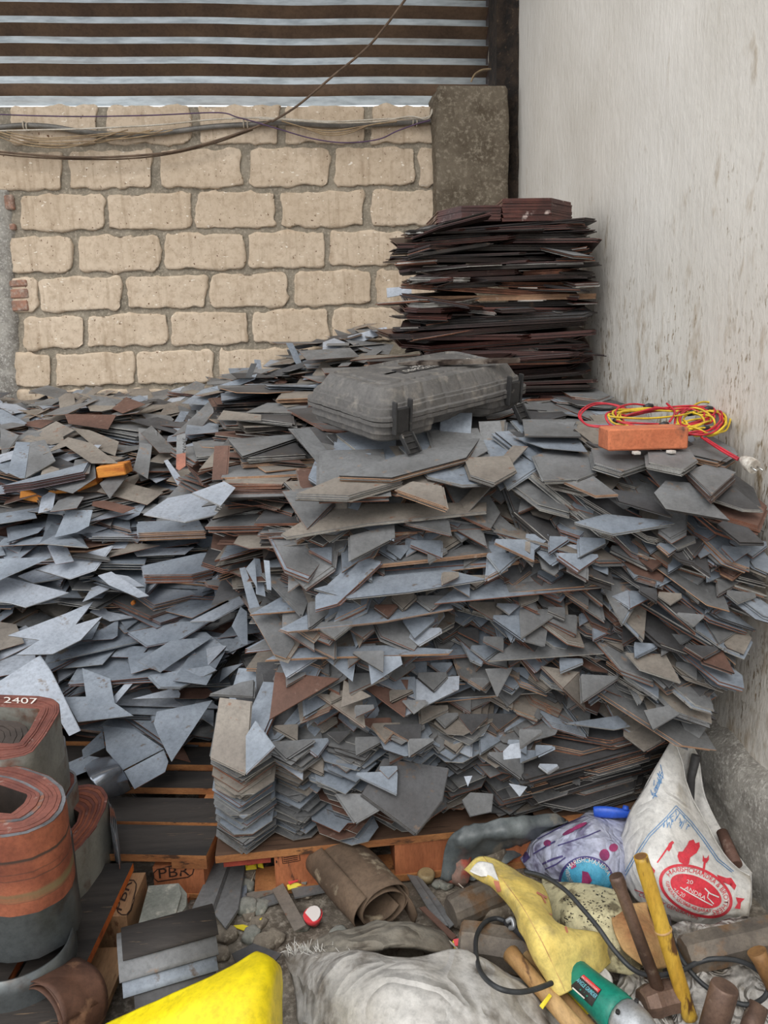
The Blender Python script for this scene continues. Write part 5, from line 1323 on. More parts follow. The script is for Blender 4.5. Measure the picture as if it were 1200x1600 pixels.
tp=[pz(645,1333,.05),pz(661,1328,.06),pz(669,1347,.035),pz(653,1351,.03)]; mb=MB(); mb.prism(tp,(0,0,-.004),0); o=put('square_washer',[M_pink],mb,'pinkish square plate with a hole at the pallet foot','washer',tp[0])
c_=sum(tp,Vector())/4; m2=MB(); m2.tube([c_+Vector((0,0,.001)),c_+Vector((0,0,.004))],[.014,.014],14); m2.build('hole_rim',[M_brown],o)
mb=MB(); c_=pz(666,1365,.03); mb.tube([c_+Vector((0,0,-.02)),c_,c_+Vector((0,0,.006))],[.02,.026,.02],16); put('round_tag',[mat('tan_disc',(168,150,112),(140,122,90),30)],mb,'small tan oval disc on the muddy ground below the square plate','disc',c_)
for (nm,pl,zs,lab,r_) in (('string',[(705,1318),(700,1345),(704,1360),(716,1380),(740,1400)],.03,'thin pale string trailing right of the tan disc',.0015),('string',[(404,1358),(398,1364),(393,1376)],.02,'white string end dangling from the candy wrapper',.002),('string',[(620,1448),(660,1456),(700,1470),(720,1488)],.06,'pale twine running above the white woven sack',.003)):
    P=smoothcurve([pz(x_,y_,zs) for x_,y_ in pl],6); mb=MB(); mb.tube(P,r_,6); put(nm,[M_wcable],mb,lab,'string',P[0])
# stones
def stone(px,py,z,sx,sy,sz,label,m_,seed=0,yaw=0,name='stone',cat='stone',boxy=.4,group=None):
    c_=pz(px,py,z); import bmesh
    b=bmesh.new(); bmesh.ops.create_icosphere(b,subdivisions=3,radius=1)
    vs=[];
    for v in b.verts:
        d=v.co.normalized(); m_x=max(abs(d.x),abs(d.y),abs(d.z)); p=d.lerp(d/m_x,boxy); p=p*(1+.22*noise.noise(d*1.7+Vector((seed,0,seed)))+.06*noise.noise(d*6+Vector((seed,3,1)))); vs.append(Vector((p.x*sx,p.y*sy,p.z*sz)))
    fs=[[q.index for q in f.verts] for f in b.faces]; b.free(); M_=Matrix.Rotation(yaw,3,'Z'); mb=MB(); mb.add([c_+M_@v for v in vs],fs,0,True)
    return put(name,[m_],mb,label,cat,c_,group)
M_stone=mat('muddy_stone',(142,132,118),(108,98,86),12,.4,.6,.9,0,(170,160,144),30,.58,.68,.6,50,.006)
M_rstone=mat('red_painted_stone',(160,124,112),(128,110,98),9,.4,.6,.85,0,(176,92,76),11,.50,.60,.4,50)
stone(716,1345,.045,.040,.075,.045,'red-flecked stone wedge below the dark plastic film',M_rstone,2,-.3)
stone(768,1335,.05,.042,.04,.04,'brown stone right of the red-flecked wedge',M_stone,5,.4)
stone(700,1330,.03,.03,.04,.03,'rounded muddy stone left of the red-flecked wedge',M_stone,8,.1)
srn=random.Random(31)
rub=[]
for k in range(60):
    px=srn.uniform(340,700); py=srn.uniform(1350,1500)
    if 480<px<660 and 1310<py<1450: continue
    s_=srn.uniform(.010,.030); rub.append((px,py,s_))
for (x_,y_,s_) in rub[:38]:
    stone(x_,y_,s_*.25,s_*1.2,s_,s_*.6,'small rounded rubble stone on the dirt in front of the stack pallet',M_stone if srn.random()<.6 else M_paver,srn.random()*40,srn.random()*6,'rubble_stone','rubble',group='rubble stones before the pallet')
stone(385,1418,.01,.03,.03,.02,'square pale rubble block below the crossing strips',M_paver,3,.2)
# muddy sack mound and white woven sack
mb,g=cloth([[(480,1500,.0),(500,1470,.05),(560,1452,.07),(620,1448,.07),(680,1456,.05),(712,1486,.0)],
            [(478,1510,.02),(500,1485,.09),(560,1465,.12),(620,1460,.12),(680,1472,.08),(718,1500,.02)],
            [(478,1530,.02),(500,1510,.10),(560,1490,.13),(620,1485,.13),(690,1495,.08),(730,1520,.02)]],6,6,.008,14,9,.01,ridge=.006)
put('muddy_sack',[M_sackd],mb,'muddy grey sack lump between the brown roll and the white woven sack','sack',g[0][0])
mb,g=cloth([[(448,1488,.05),(490,1492,.10),(560,1500,.16),(640,1500,.18),(700,1498,.16),(770,1512,.12),(840,1548,.06),(900,1600,.0)],
            [(456,1520,.05),(500,1520,.13),(570,1518,.19),(650,1515,.21),(720,1518,.18),(790,1540,.14),(850,1575,.08),(905,1625,.0)],
            [(468,1560,.03),(510,1560,.13),(580,1556,.20),(650,1555,.22),(730,1560,.19),(790,1580,.14),(845,1610,.08),(890,1650,.0)],
            [(480,1610,.02),(520,1610,.11),(590,1610,.19),(660,1615,.21),(730,1620,.18),(790,1640,.13),(840,1660,.07),(870,1690,.0)],
            [(490,1680,.0),(530,1680,.08),(600,1690,.14),(660,1695,.16),(730,1700,.13),(780,1710,.09),(820,1720,.05),(850,1740,.0)]],8,8,.007,10,2,.012,ridge=.010,rfr=6)
skirt(mb,g,.0,.06)
o=put('woven_sack',[M_sackw],mb,'large dirty white woven sack at the bottom centre with a frayed corner','sack',g[0][0])
m2=MB(); fr2=random.Random(3)
for k in range(110):
    x_=fr2.uniform(450,556); y_=1490+(x_-450)*.13+fr2.uniform(-4,6); p=pz(x_,y_,.07+.05*(x_-450)/100); d=Vector((fr2.gauss(-.3,.7),fr2.gauss(.6,.5),fr2.uniform(.2,1.1))).normalized()*fr2.uniform(.015,.04)
    m2.tube([p,p+d*.5+Vector((0,0,.004)),p+d],[.0016,.0012,.0006],4)
fz=m2.build('frayed_threads',[M_bagw],o); fz['kind']='stuff'
clothbump(M_bagw,5,.012,.35)
# big white printed sack leaning at the wall
V5=[[(1052,1150,1.95),(1073,1222,1.89),(1104,1290,1.82),(1139,1345,1.76),(1171,1371,1.70)],
    [(1024,1200,1.90),(1050,1258,1.79),(1085,1318,1.72),(1130,1366,1.67),(1173,1392,1.65)],
    [(993,1255,1.86),(1022,1308,1.71),(1062,1358,1.64),(1116,1396,1.62),(1172,1412,1.63)],
    [(970,1308,1.83),(1002,1352,1.68),(1048,1396,1.61),(1106,1424,1.60),(1170,1428,1.62)],
    [(957,1343,1.82),(992,1404,1.71),(1040,1430,1.66),(1100,1450,1.63),(1166,1440,1.64)]]
mbF,gF=cloth(V5,9,9,.004,11,4,.002,'Y',ridge=.004,rfr=6)
o=put('printed_sack',[M_bagw],mbF,'upright white woven sack with red print leaning against the right wall','sack',pY(1040,1430,1.66))
svB=surf_of(mbF)
BK=[[(1058,1146,1.99),(1088,1178,2.03),(1101,1245,1.97),(1135,1312,1.88),(1174,1366,1.76)],
    [(1024,1200,1.93),(1072,1240,1.99),(1096,1300,1.92),(1135,1350,1.82),(1175,1390,1.70)],
    [(993,1255,1.89),(1040,1300,1.94),(1085,1350,1.86),(1125,1390,1.76),(1174,1412,1.66)],
    [(957,1343,1.84),(1000,1390,1.86),(1050,1420,1.78),(1110,1435,1.70),(1168,1436,1.66)]]
mb,gK=cloth(BK,7,7,.003,11,7,.002,'Y'); mb.build('rear_panel',[M_bagw],o,fixn=True)
hem=MB(); hem.tube([p for p in gF[0]],.0035,6); hem.tube(gK[0],.0035,6); hem.build('hem',[M_bagw],o)
st=MB(); st.tube([p+Vector((-.004,-.006,-.008)) for p in gF[1]],.0018,5); st.build('hem_stitching',[M_label],o)
arc=lambda cx,cy,a,b,rot,a0,a1,n=20: ellipse(cx,cy,a,b,rot,n,a0,a1)
red=[]
# oval badge: ring, inner field, letters left white between them
CX,CY,AA,BB,RT=1088,1402,64,38,28
def ringshape(a,b,a2,b2,rot,n=60):
    vs=[];
    for k in range(n):
        t_=360*k/n; vs+=[ellipse(CX,CY,a,b,rot,1,t_,t_+1)[0],ellipse(CX,CY,a2,b2,rot,1,t_,t_+1)[0]]
    return vs,[(2*k,2*k+1,(2*k+3)%(2*n),(2*k+2)%(2*n)) for k in range(n)]
CX,CY=1087,1392
red.append(ringshape(61,36,56,32,26)); 
red.append(fill2d(ellipse(CX,CY,43,21,26,40),5))
rim=arc(CX,CY,47,24,26,185,400,40)
red.append(text2d('HARISHCHANDRA & BROTHERS',rim,7.5,0))
red.append(text2d('GENERAL STORES  GUJARAT',arc(CX,CY,52,29,26,165,45,30),6.5,0))
red.append(text2d('COMPANY GENERATOR',[(998,1399),(1030,1412),(1064,1426),(1090,1436)],6,0))
red.append(text2d('GUJARAT',[(1056,1408),(1072,1416),(1088,1423)],5,0))
# tool silhouettes
red.append(stroke2d([(1027,1348),(1034,1338),(1042,1326),(1046,1321)],2.2)); red.append(fill2d([(1041,1327),(1045,1318),(1050,1314),(1053,1317),(1050,1320),(1049,1325),(1045,1331)]))
red.append(fill2d([(1058,1338),(1060,1331),(1066,1331),(1073,1321),(1076,1314),(1083,1312),(1086,1318),(1092,1316),(1093,1323),(1088,1333),(1078,1340),(1076,1350),(1070,1352),(1061,1347)]))
red.append(stroke2d([(1098,1366),(1100,1352),(1101,1345)],3.4)); red.append(fill2d([(1097,1346),(1098,1336),(1100,1341),(1104,1341),(1107,1336),(1107,1344),(1103,1349)]))
red.append(fill2d([(1120,1367),(1134,1372),(1142,1372),(1150,1384),(1147,1391),(1140,1383),(1130,1379),(1121,1373)]))
red.append(fill2d([(1149,1402),(1163,1404),(1157,1410),(1156,1420),(1147,1419),(1152,1411)]))
red.append(fill2d([(1014,1356),(1018,1353),(1024,1360),(1022,1366),(1017,1366)]))
red.append(stroke2d([(992,1390),(1010,1396)],1.2))
printed('red_print',red,svB,M_print,o,.0015)
wh=[text2d('20',[(1071,1380),(1081,1382)],6,0),stroke2d([(1062,1386),(1078,1396),(1098,1407),(1112,1414)],1.6),stroke2d([(1100,1388),(1108,1396),(1122,1402)],2),stroke2d([(1106,1394),(1104,1402),(1114,1412)],1.6),text2d('ANDRA',[(1068,1389),(1100,1406)],6,0),text2d('74-20',[(1050,1392),(1068,1402)],6,0)]
printed('white_overprint',wh,svB,M_bagw,o,.003)
bl=[stroke2d([(974,1368),(990,1340),(1014,1304),(1040,1278),(1056,1259)],1.2),stroke2d([(977,1369),(993,1342),(1016,1307),(1042,1281),(1057,1264)],1.2),stroke2d([(1056,1259),(1080,1284),(1100,1310),(1122,1342),(1146,1362)],1.2),stroke2d([(1057,1264),(1079,1288),(1098,1313),(1120,1345),(1143,1363)],1.2)]
lr=random.Random(5)
for k in range(26):
    x_=1056+lr.uniform(-18,20); y_=1264+abs(x_-1056)*.9+lr.uniform(0,12); bl.append(stroke2d([(x_,y_),(x_+lr.uniform(-5,5),y_+lr.uniform(3,10))],1.1))
for k in range(22):
    y_=lr.uniform(1205,1240); x_=1030-(y_-1205)*.35+lr.uniform(-4,6); bl.append(stroke2d([(x_,y_),(x_+lr.uniform(-4,5),y_+lr.uniform(3,9))],1.2))
bl.append(stroke2d([(1032,1195),(1036,1212),(1026,1238),(1020,1248)],1.2))
printed('blue_print',bl,svB,M_blueprint,o,.0012)
# what sticks up inside it
mb=MB(); p=pY(1088,1180,1.99); mb.tube([p,pY(1080,1215,1.98),pY(1078,1260,1.97)],[.014,.012,.012],8); put('metal_tool',[SM[2]],mb,'dark tool end poking up in the mouth of the printed sack','tool',p)
mb=MB(); a=pY(1150,1352,1.76); b=pY(1128,1300,1.86); mb.tube([a,b],[.018,.016],12); put('pipe',[SM[4]],mb,'brown pipe lying inside the printed sack mouth, lower right','pipe',a)
# blue-white printed sack behind, with a blue handle
M_bluew=mat('bluish_white_sack',(204,206,222),(172,176,200),6,.4,.65,.6,0,(116,112,138),12,.54,.66,.3,200)
c4=[[(808,1332,.02),(830,1310,.06),(870,1290,.10),(915,1272,.13),(950,1268,.14),(990,1282,.12)],
    [(815,1345,.03),(848,1322,.11),(885,1305,.16),(925,1292,.18),(960,1290,.17),(1000,1300,.12)],
    [(830,1362,.03),(865,1345,.12),(900,1332,.17),(935,1325,.19),(968,1325,.17),(995,1335,.10)],
    [(862,1378,.03),(885,1368,.10),(915,1360,.15),(945,1355,.16),(970,1355,.13),(985,1362,.08)],
    [(880,1392,.02),(900,1390,.07),(925,1388,.10),(950,1386,.10),(965,1385,.08),(975,1384,.04)]]
mb,g=cloth(c4,8,8,.008,13,12,.004,ridge=.008,rfr=9); o=put('printed_sack',[M_bluew],mb,'bluish white sack with round blue badge behind the yellow sack','sack',g[0][0]); sv=surf_of(mb); clothbump(M_bluew,9,.015,.5)
M_cyan=mat('cyan_badge',(74,160,196),(96,176,206),20,bmp=0); M_magenta=mat('magenta_print',(172,62,110),(130,54,100),20,bmp=0); M_navy=mat('navy_print',(70,64,120),(90,80,130),20,bmp=0)
badge=[p for p in ellipse(916,1376,43,40,0,40) if p[1]<1396]
printed('badge_rim',[ringshape(0,0,0,0,0,3)] if False else [fill2d(ellipse(916,1378,43,40,0,34,180,360)+[(959,1388),(873,1388)],6)],sv,M_navy,o,.0015)
printed('badge_field',[fill2d(ellipse(916,1379,39,36,0,34,180,360)+[(955,1388),(877,1388)],6)],sv,M_cyan,o,.003)
printed('badge_figure',[fill2d([(911,1360),(920,1362),(926,1374),(918,1386),(910,1378)]),fill2d([(892,1350),(900,1346),(902,1354),(894,1358)])],sv,M_magenta,o,.0045)
printed('badge_letters',[text2d('HARISHCHANDRA',arc(916,1378,33,30,0,222,338,16),7,0),text2d('HARISHCHANDRA',[(884,1358),(888,1372),(898,1386)],6,0)],sv,M_bagw,o,.005)
pp=[]
for (x_,y_,a_,b_,r_) in ((856,1318,6,5,0),(944,1336,8,9,0),(958,1325,7,6,-20),(905,1292,14,3,-25),(890,1300,12,3,-28)): pp.append(fill2d(ellipse(x_,y_,a_,b_,r_,14),4))
[printed('magenta_blot',[q],sv,M_magenta,o,.002) for q in pp]
nn_=[fill2d([(812,1334),(824,1331),(829,1340),(816,1352),(808,1345)]),stroke2d([(834,1334),(868,1315)],2),stroke2d([(848,1350),(865,1342),(880,1338)],3),stroke2d([(852,1358),(870,1350),(884,1340)],2),stroke2d([(872,1322),(920,1306),(938,1298)],1.6),stroke2d([(840,1312),(890,1286),(915,1276)],1.4)]
printed('navy_marks',nn_,sv,M_navy,o,.002)
M_bluep=mat('bright_blue_plastic',(52,100,214),(44,86,190),10,rough=.4,bmp=0)
mb=MB(); P=smoothcurve([pz(928,1268,.18),pz(950,1269,.185),pz(975,1271,.185),pz(1000,1272,.18)],6); mb.tube(P,[.015+.003*math.sin(i*.3) for i in range(len(P))],10,0,True,.7); mb.tube([pz(977,1266,.195),pz(978,1259,.205)],[.010,.008],8)
put('blue_handle',[M_bluep],mb,'bright blue plastic handle lying on top of the bluish sack','handle tool',P[0])
# cream sack and yellow sack
M_cream=mat('cream_sack',(222,214,172),(198,188,150),6,.4,.65,.7,0,(122,112,86),17,.52,.60,.3,200)
c5=[[(850,1378,.08),(885,1385,.12),(930,1388,.14),(965,1395,.13),(985,1420,.10)],
    [(850,1405,.09),(890,1410,.15),(930,1412,.17),(970,1422,.16),(1000,1450,.10)],
    [(865,1440,.09),(900,1440,.15),(940,1442,.17),(985,1455,.15),(1020,1480,.08)],
    [(885,1470,.07),(915,1475,.12),(955,1480,.14),(995,1492,.12),(1030,1510,.05)],
    [(920,1500,.03),(945,1510,.07),(975,1520,.08),(1000,1528,.06),(1030,1535,.02)]]
mb,g=cloth(c5,8,8,.006,12,21,.005,ridge=.006); o=put('cream_sack',[M_cream],mb,'cream sack with black speckled print between yellow sack and iron-handled hammer','sack',g[0][0]); sv=surf_of(mb)
M_tanc=mat('tan_cloth',(206,166,112),(178,128,84),8,.4,.6,.8,0,(140,84,56),12,.6,.7,.3)
pp=[]; 
for k in range(120):
    x_=lr.uniform(880,965); y_=lr.uniform(1392,1450); pp.append(stroke2d([(x_,y_),(x_+lr.uniform(-2,4),y_+lr.uniform(-1.5,2.5))],lr.uniform(.8,1.8)))
printed('black_print',pp,sv,M_label,o,.0015)
c5=[[(955,1420,.16),(985,1412,.15),(1010,1410,.14)],[(958,1450,.18),(990,1445,.17),(1020,1440,.13)],[(975,1485,.16),(1010,1480,.15),(1045,1475,.11)],[(1010,1515,.12),(1040,1512,.10),(1065,1505,.07)]]
mb,g=cloth(c5,6,6,.005,12,25,.004,ridge=.004); put('tan_cloth',[M_tanc],mb,'tan and rust-stained cloth under the iron pipe handle','cloth',g[0][0])
M_ysack=mat('faded_yellow_sack',(232,210,124),(218,190,100),5,.4,.65,.65,0,(190,170,110),12,.55,.7,.3,160)
c6=[[(728,1362,.16),(748,1342,.19),(775,1346,.19),(812,1364,.17),(846,1384,.15)],
    [(738,1368,.17),(765,1362,.20),(795,1375,.21),(832,1392,.20),(858,1412,.16)],
    [(772,1385,.18),(793,1392,.22),(820,1410,.23),(848,1425,.21),(866,1446,.17)],
    [(800,1422,.18),(820,1432,.23),(846,1446,.24),(870,1452,.22),(892,1455,.19)],
    [(828,1480,.18),(845,1482,.22),(868,1480,.22),(905,1474,.20),(940,1462,.17)],
    [(856,1528,.15),(865,1527,.17),(885,1516,.17),(925,1500,.15),(955,1482,.12)],
    [(870,1556,.13),(876,1553,.14),(900,1540,.14),(935,1518,.12),(965,1494,.09)]]
mb,g=cloth(c6,7,7,.005,10,31,.004,ridge=.004,rfr=7); o=put('yellow_sack',[M_ysack],mb,'faded yellow sack draped over the green grinder, mouth open to the left','sack',g[0][0]); sv=surf_of(mb)
mb=MB(); mb.grid(interp_grid([[pz(734,1362,.205),pz(748,1347,.21),pz(770,1350,.215)],[pz(742,1366,.205),pz(757,1360,.205),pz(776,1366,.22)],[pz(752,1370,.20),pz(764,1370,.20),pz(780,1376,.22)]],5,5),0,True,.002); mb.build('lining',[M_bagw],o)
hm=MB(); hm.tube([g[-1][j]+Vector((0,0,.003)) for j in range(len(g[-1]))],.004,6,0,True,.6); hm.build('hem',[mat('orange_hem',(218,170,72),(200,150,60),20,bmp=0)],o)
sts=MB(); idx=len(g[0])//3; sts.tube([r_[idx]+Vector((0,-.002,.005)) for r_ in g],.0009,4); sts.build('seam_stitching',[M_tanc],o)
M_salm=mat('faded_salmon_print',(206,130,104),bmp=0)
for q_ in [stroke2d([(838,1395),(862,1408),(868,1424),(858,1428),(880,1440),(886,1458)],3),stroke2d([(846,1400),(852,1412)],2),fill2d([(772,1376),(780,1378),(784,1392),(778,1394)])]: printed('red_print',[q_],sv,M_salm,o,.002)
M_cream2=M_cream
c7=[[(895,1478,.14),(930,1466,.15),(975,1458,.14)],[(920,1505,.14),(950,1490,.15),(990,1480,.13)],[(935,1530,.10),(975,1520,.10),(1008,1505,.08)]]
# white crumpled cloths at lower right
M_rag=mat('dirty_white_rag',(202,198,192),(168,162,154),7,.38,.66,.85,0,(120,112,100),15,.55,.66,.3,120)
mb,g=cloth([[(1035,1452,.05),(1085,1448,.07),(1140,1445,.06),(1215,1440,.04)],[(1045,1495,.06),(1095,1490,.09),(1150,1490,.08),(1225,1490,.06)],[(1050,1540,.05),(1100,1540,.09),(1160,1540,.08),(1235,1545,.06)],[(1040,1600,.03),(1100,1600,.06),(1170,1605,.06),(1240,1610,.04)],[(1040,1670,.0),(1100,1670,.02),(1170,1670,.02),(1240,1670,.02)]],8,8,.012,14,41,.006,ridge=.012,rfr=10)
clothbump(M_rag,12,.03,.8)
put('crumpled_cloth',[M_rag],mb,'crumpled dirty white cloth under the sledge head at the right border','cloth',g[0][0])
mb,g=cloth([[(985,1520,.05),(1015,1518,.07),(1050,1530,.04)],[(960,1545,.06),(1000,1550,.09),(1045,1565,.04)],[(990,1590,.06),(1020,1600,.08),(1050,1620,.03)],[(1000,1640,.03),(1030,1650,.04),(1060,1660,.02)]],8,8,.010,16,45,.006,ridge=.010,rfr=12)
put('crumpled_cloth',[M_rag],mb,'crumpled white cloth beside the grinder gear head','cloth',g[0][0])
# ---------------------------------------------------------------- tools
M_iron=mat('worn_brown_iron',(122,98,84),(92,72,62),14,.4,.6,.5,.35,(150,132,116),30,.6,.7,.3,60)
M_head=mat('rusty_hammer_steel',(128,118,106),(98,90,82),9,.4,.6,.65,.3,(124,96,70),12,.52,.64,.4,50)
M_wood=mat('pale_hammer_wood',(192,156,106),(164,124,76),6,.4,.6,.7,0,(110,78,50),22,.62,.70,.3,50,stretch=(2,.6,2))
M_wood2=mat('worn_brown_handle_wood',(150,112,66),(120,84,48),7,.4,.6,.65,0,(90,62,40),20,.6,.7,.3)
M_bamboo=mat('yellow_bamboo',(212,176,70),(190,148,52),5,.4,.6,.45,0,(96,64,34),15,.57,.63,.2,50,stretch=(2,2,.5))
# bamboo stick
t=thing('bamboo_stick','yellow bamboo stick with dark blotches standing among the tools','stick',pz(1082,1592,.05))
pts=[pz(1002,1335,.40)]; a=pz(1001,1338,.42); b=pz(1078,1590,.07)
def along(k): return a.lerp(b,k)
nd_=[0,.42,.97,1]
mb=MB(); n=40; P=[along(k/n) for k in range(n+1)]; rs=[.0165+.0015*math.cos((k/n-.455)*60)*math.exp(-((k/n-.455)*30)**2)+(-.001 if k<3 else 0) for k in range(n+1)]
mb.tube(P,rs,14); mb.build('culm',[M_bamboo],t)
mb=MB(); q=along(.455); d=(b-a).normalized(); mb.tube([q-d*.004,q-d*.001,q+d*.001,q+d*.004],[.0165,.0195,.0195,.0165],14); mb.build('node_ring',[M_wood],t)
mb=MB(); mb.tube([a-d*.0008,a+d*.001],[.013,.013],12); mb.build('cut_end',[M_wood2],t)
# hammer with iron pipe handle
hb=pz(1036,1560,.07); t=thing('sledgehammer','hammer with brown iron pipe handle left of the bamboo stick','hammer',hb)
a=pz(962,1368,.36); b=pz(1030,1550,.12); mb=MB(); mb.tube([a,a.lerp(b,.03),a.lerp(b,.08),a.lerp(b,.14),b],[.015,.0165,.016,.0135,.014],14); mb.build('handle',[M_iron],t)
def hexhead(c_,ax_,L_,r_,m_,parent,name='head',sides=8,taper=.82):
    ax_=ax_.normalized(); x=ax_.cross(Vector((0,0,1))).normalized(); z=x.cross(ax_); rows=[]
    for s_,q in ((-1,.02),(-1,.85*taper),(-.93,taper),(-.45,1),(-.2,.96),(.2,.96),(.45,1),(.93,taper),(1,.85*taper),(1,.02)):
        rows.append([c_+ax_*(L_/2*s_)+x*(math.cos(2*math.pi*(k+.5)/sides)*r_*q)+z*(math.sin(2*math.pi*(k+.5)/sides)*r_*q) for k in range(sides)])
    mb=MB(); mb.grid(rows,0,False,None,True); return mb.build(name,[m_],parent,fixn=True)
hexhead(pz(1034,1560,.10),pz(1052,1556,.10)-pz(1016,1566,.10),.10,.036,M_iron,t)
# big sledge at the right border
c_=pz(1140,1476,.14); t=thing('sledgehammer','large rusty sledge head on the white cloth at the right border','hammer',c_)
axv=pz(1200,1462,.15)-pz(1085,1488,.13); hexhead(c_+axv.normalized()*.02,axv,.26,.045,M_head,t,sides=8,taper=.95)
a=pz(1182,1486,.19); b=pz(1218,1560,.10); mb=MB(); mb.tube([a,a.lerp(b,.2),b],[.021,.018,.017],12); mb.build('handle',[M_wood2],t)
# round bar end at the bottom right
a=pz(1133,1540,.19); b=pz(1105,1640,.05); mb=MB(); mb.tube([a,a.lerp(b,.03),b],[.026,.028,.028],20); put('iron_bar',[M_iron],mb,'thick brown round bar with its cut end up at the bottom right','iron bar',b)
a=pz(1186,1570,.10); b=pz(1160,1640,.04); mb=MB(); mb.tube([a,b],[.020,.022],14); put('iron_bar',[M_iron],mb,'slimmer brown bar at the lower right corner beside the thick one','iron bar',b)
# wooden tool handle near bamboo foot
P=smoothcurve([pz(1068,1500,.07),pz(1076,1535,.07),pz(1092,1565,.07),pz(1110,1588,.06)],6); mb=MB(); mb.tube(P,[.010,.011,.012,.013,.015,.017,.019,.021,.023,.024,.024,.024,.023,.023,.022,.021,.020,.018,.014][:len(P)],12); put('wooden_handle',[M_wood2],mb,'tapered brown wooden handle right of the bamboo foot','handle',P[0])
# steel hammer head, muddy, above the cable loop
c_=pz(748,1408,.06); t=thing('hammer_head','muddy dark cylindrical hammer head left of the yellow sack mouth','hammer head',c_)
axv=pz(780,1388,.07)-pz(712,1418,.06); hexhead(c_,axv,.17,.045,M_head,t,sides=14,taper=.93)
stone(775,1425,.03,.05,.04,.035,'lump of matted dirt between muddy hammer head and cable loop',M_stone,14)
# sledge with wooden handle
c_=pz(780,1482,.07); t=thing('sledgehammer','sledgehammer with pale wooden handle inside the black cable loop','hammer',c_)
axv=pz(820,1490,.07)-pz(738,1476,.07); hexhead(c_,axv,.19,.055,M_head,t,sides=8,taper=.94)
a=pz(798,1490,.13); b=pz(905,1612,.13); mb=MB(); mb.tube([a,a.lerp(b,.1),a.lerp(b,.5),b],[.021,.019,.018,.019],12); mb.build('handle',[M_wood],t)
a2=pz(822,1492,.10); b2=pz(925,1610,.09); mb=MB(); mb.tube([a2,b2],[.012,.015],10); put('wooden_handle',[M_wood],mb,'second pale wooden handle just behind the sledgehammer handle','handle',a2)
litter([(858,1552,.155),(862,1556,.155),(848,1576,.14),(843,1571,.14)],M_wrapy,'price_sticker','small yellow and pink sticker on the pale sledgehammer handle','sticker')
litter([(865,1550,.10),(885,1545,.10),(930,1580,.08),(905,1588,.08),(870,1570,.09)],M_wrapy,'candy_wrapper','yellow wrapper between the sledgehammer handle and the green grinder')
# angle grinder
M_green=mat('teal_green_plastic',(24,134,112),(18,112,96),10,.45,.7,.4,0,(90,110,100),20,.62,.72,.15,80)
M_gear=mat('cast_aluminium',(190,192,194),(156,158,160),14,rough=.4,metal=.6)
a=pz(846,1478,.13); b=pz(972,1590,.15); c_=a.lerp(b,.5); t=thing('angle_grinder','teal green angle grinder half under the yellow sack','power tool',c_)
d=(b-a).normalized(); P=[a+(b-a)*k for k in (0,.02,.06,.25,.5,.7,.86,.93,1)]
mb=MB(); mb.tube(P,[.012,.026,.034,.036,.036,.038,.042,.043,.041],18,0,True); bd=mb.build('body',[M_green],t,fixn=True); sv=surf_of(mb)
lab=[fill2d([(893,1540),(908,1527),(941,1549),(929,1571),(895,1549)],5)]
lab=[fill2d([(891,1541),(912,1523),(940,1547),(925,1573)],5)]
pl_=printed('rating_plate',lab,sv,M_label,bd,.001)
printed('plate_band',[fill2d([(908,1527),(912,1524),(939,1547),(935,1552)],4)],sv,mat('plate_red',(206,48,54),bmp=0),bd,.0018)
printed('plate_letters',[text2d('ANGLE GRINDER',[(901,1533),(931,1561)],6,0)],sv,mat('plate_cyan',(120,196,214),bmp=0),bd,.0022)
printed('plate_small_print',[text2d('PROFESSIONAL',[(909,1529),(935,1551)],3.2,0),stroke2d([(896,1543),(915,1560)],2.2)],sv,M_white,bd,.003)
mb=MB(); g0=b+d*.0; mb.tube([g0,g0+d*.01,g0+d*.04,g0+d*.075,g0+d*.09],[.040,.044,.042,.032,.012],16); mb.build('gear_head',[M_gear],t,fixn=True)
for s_ in (-1,1):
    m2=MB(); sx=d.cross(Vector((0,0,1))).normalized(); q=g0+d*.012+sx*(.026*s_)+Vector((0,0,.034)); m2.tube([q,q+Vector((0,0,.006))],[.005,.004],8); m2.build('screw',[M_label],t)
m2=MB(); P=smoothcurve([a+d*.01,pz(828,1470,.14),pz(806,1452,.13),pz(790,1441,.12)],5); m2.tube(P,[.012-.0003*i for i in range(len(P))],10); m2.build('cord_sleeve',[M_tape],t)
M_cord=mat('black_rubber_cord',(56,58,60),(44,46,48),30,rough=.5,bmp=0)
def cord(name,pl,r_,label,parent=None):
    P=smoothcurve([pz(*p) for p in pl],7); mb=MB(); mb.tube(P,r_,10)
    if parent is not None: return mb.build(name,[M_cord],parent)
    return put(name,[M_cord],mb,label,'cord',P[0])
cord('power_cord',[(792,1441,.12),(775,1435,.12),(757,1442,.13),(745,1462,.14),(744,1490,.16),(752,1520,.20),(775,1542,.23),(805,1550,.22),(835,1546,.20),(862,1536,.18)],.0055,'',t)
cord('power_cord',[(820,1362,.20),(850,1370,.21),(882,1390,.22),(910,1420,.22),(935,1450,.21),(960,1485,.19),(990,1515,.17),(1020,1524,.15),(1060,1518,.14),(1090,1504,.14),(1120,1498,.15),(1160,1503,.14),(1190,1522,.12),(1200,1545,.11),(1190,1562,.10),(1165,1570,.10),(1130,1558,.10),(1095,1535,.11),(1066,1500,.13),(1050,1465,.13),(1044,1432,.13)],.0055,'long black rubber cord curving over the sacks and looping at right')
mb=MB(); c_=pz(934,1532,.10); mb.tube([c_,c_+Vector((.002,-.002,.012)),c_+Vector((.003,-.003,.016))],[.030,.031,.026],20); put('white_disc',[M_bagw],mb,'white round cap beside the grinder under the cream sack','cap',c_)
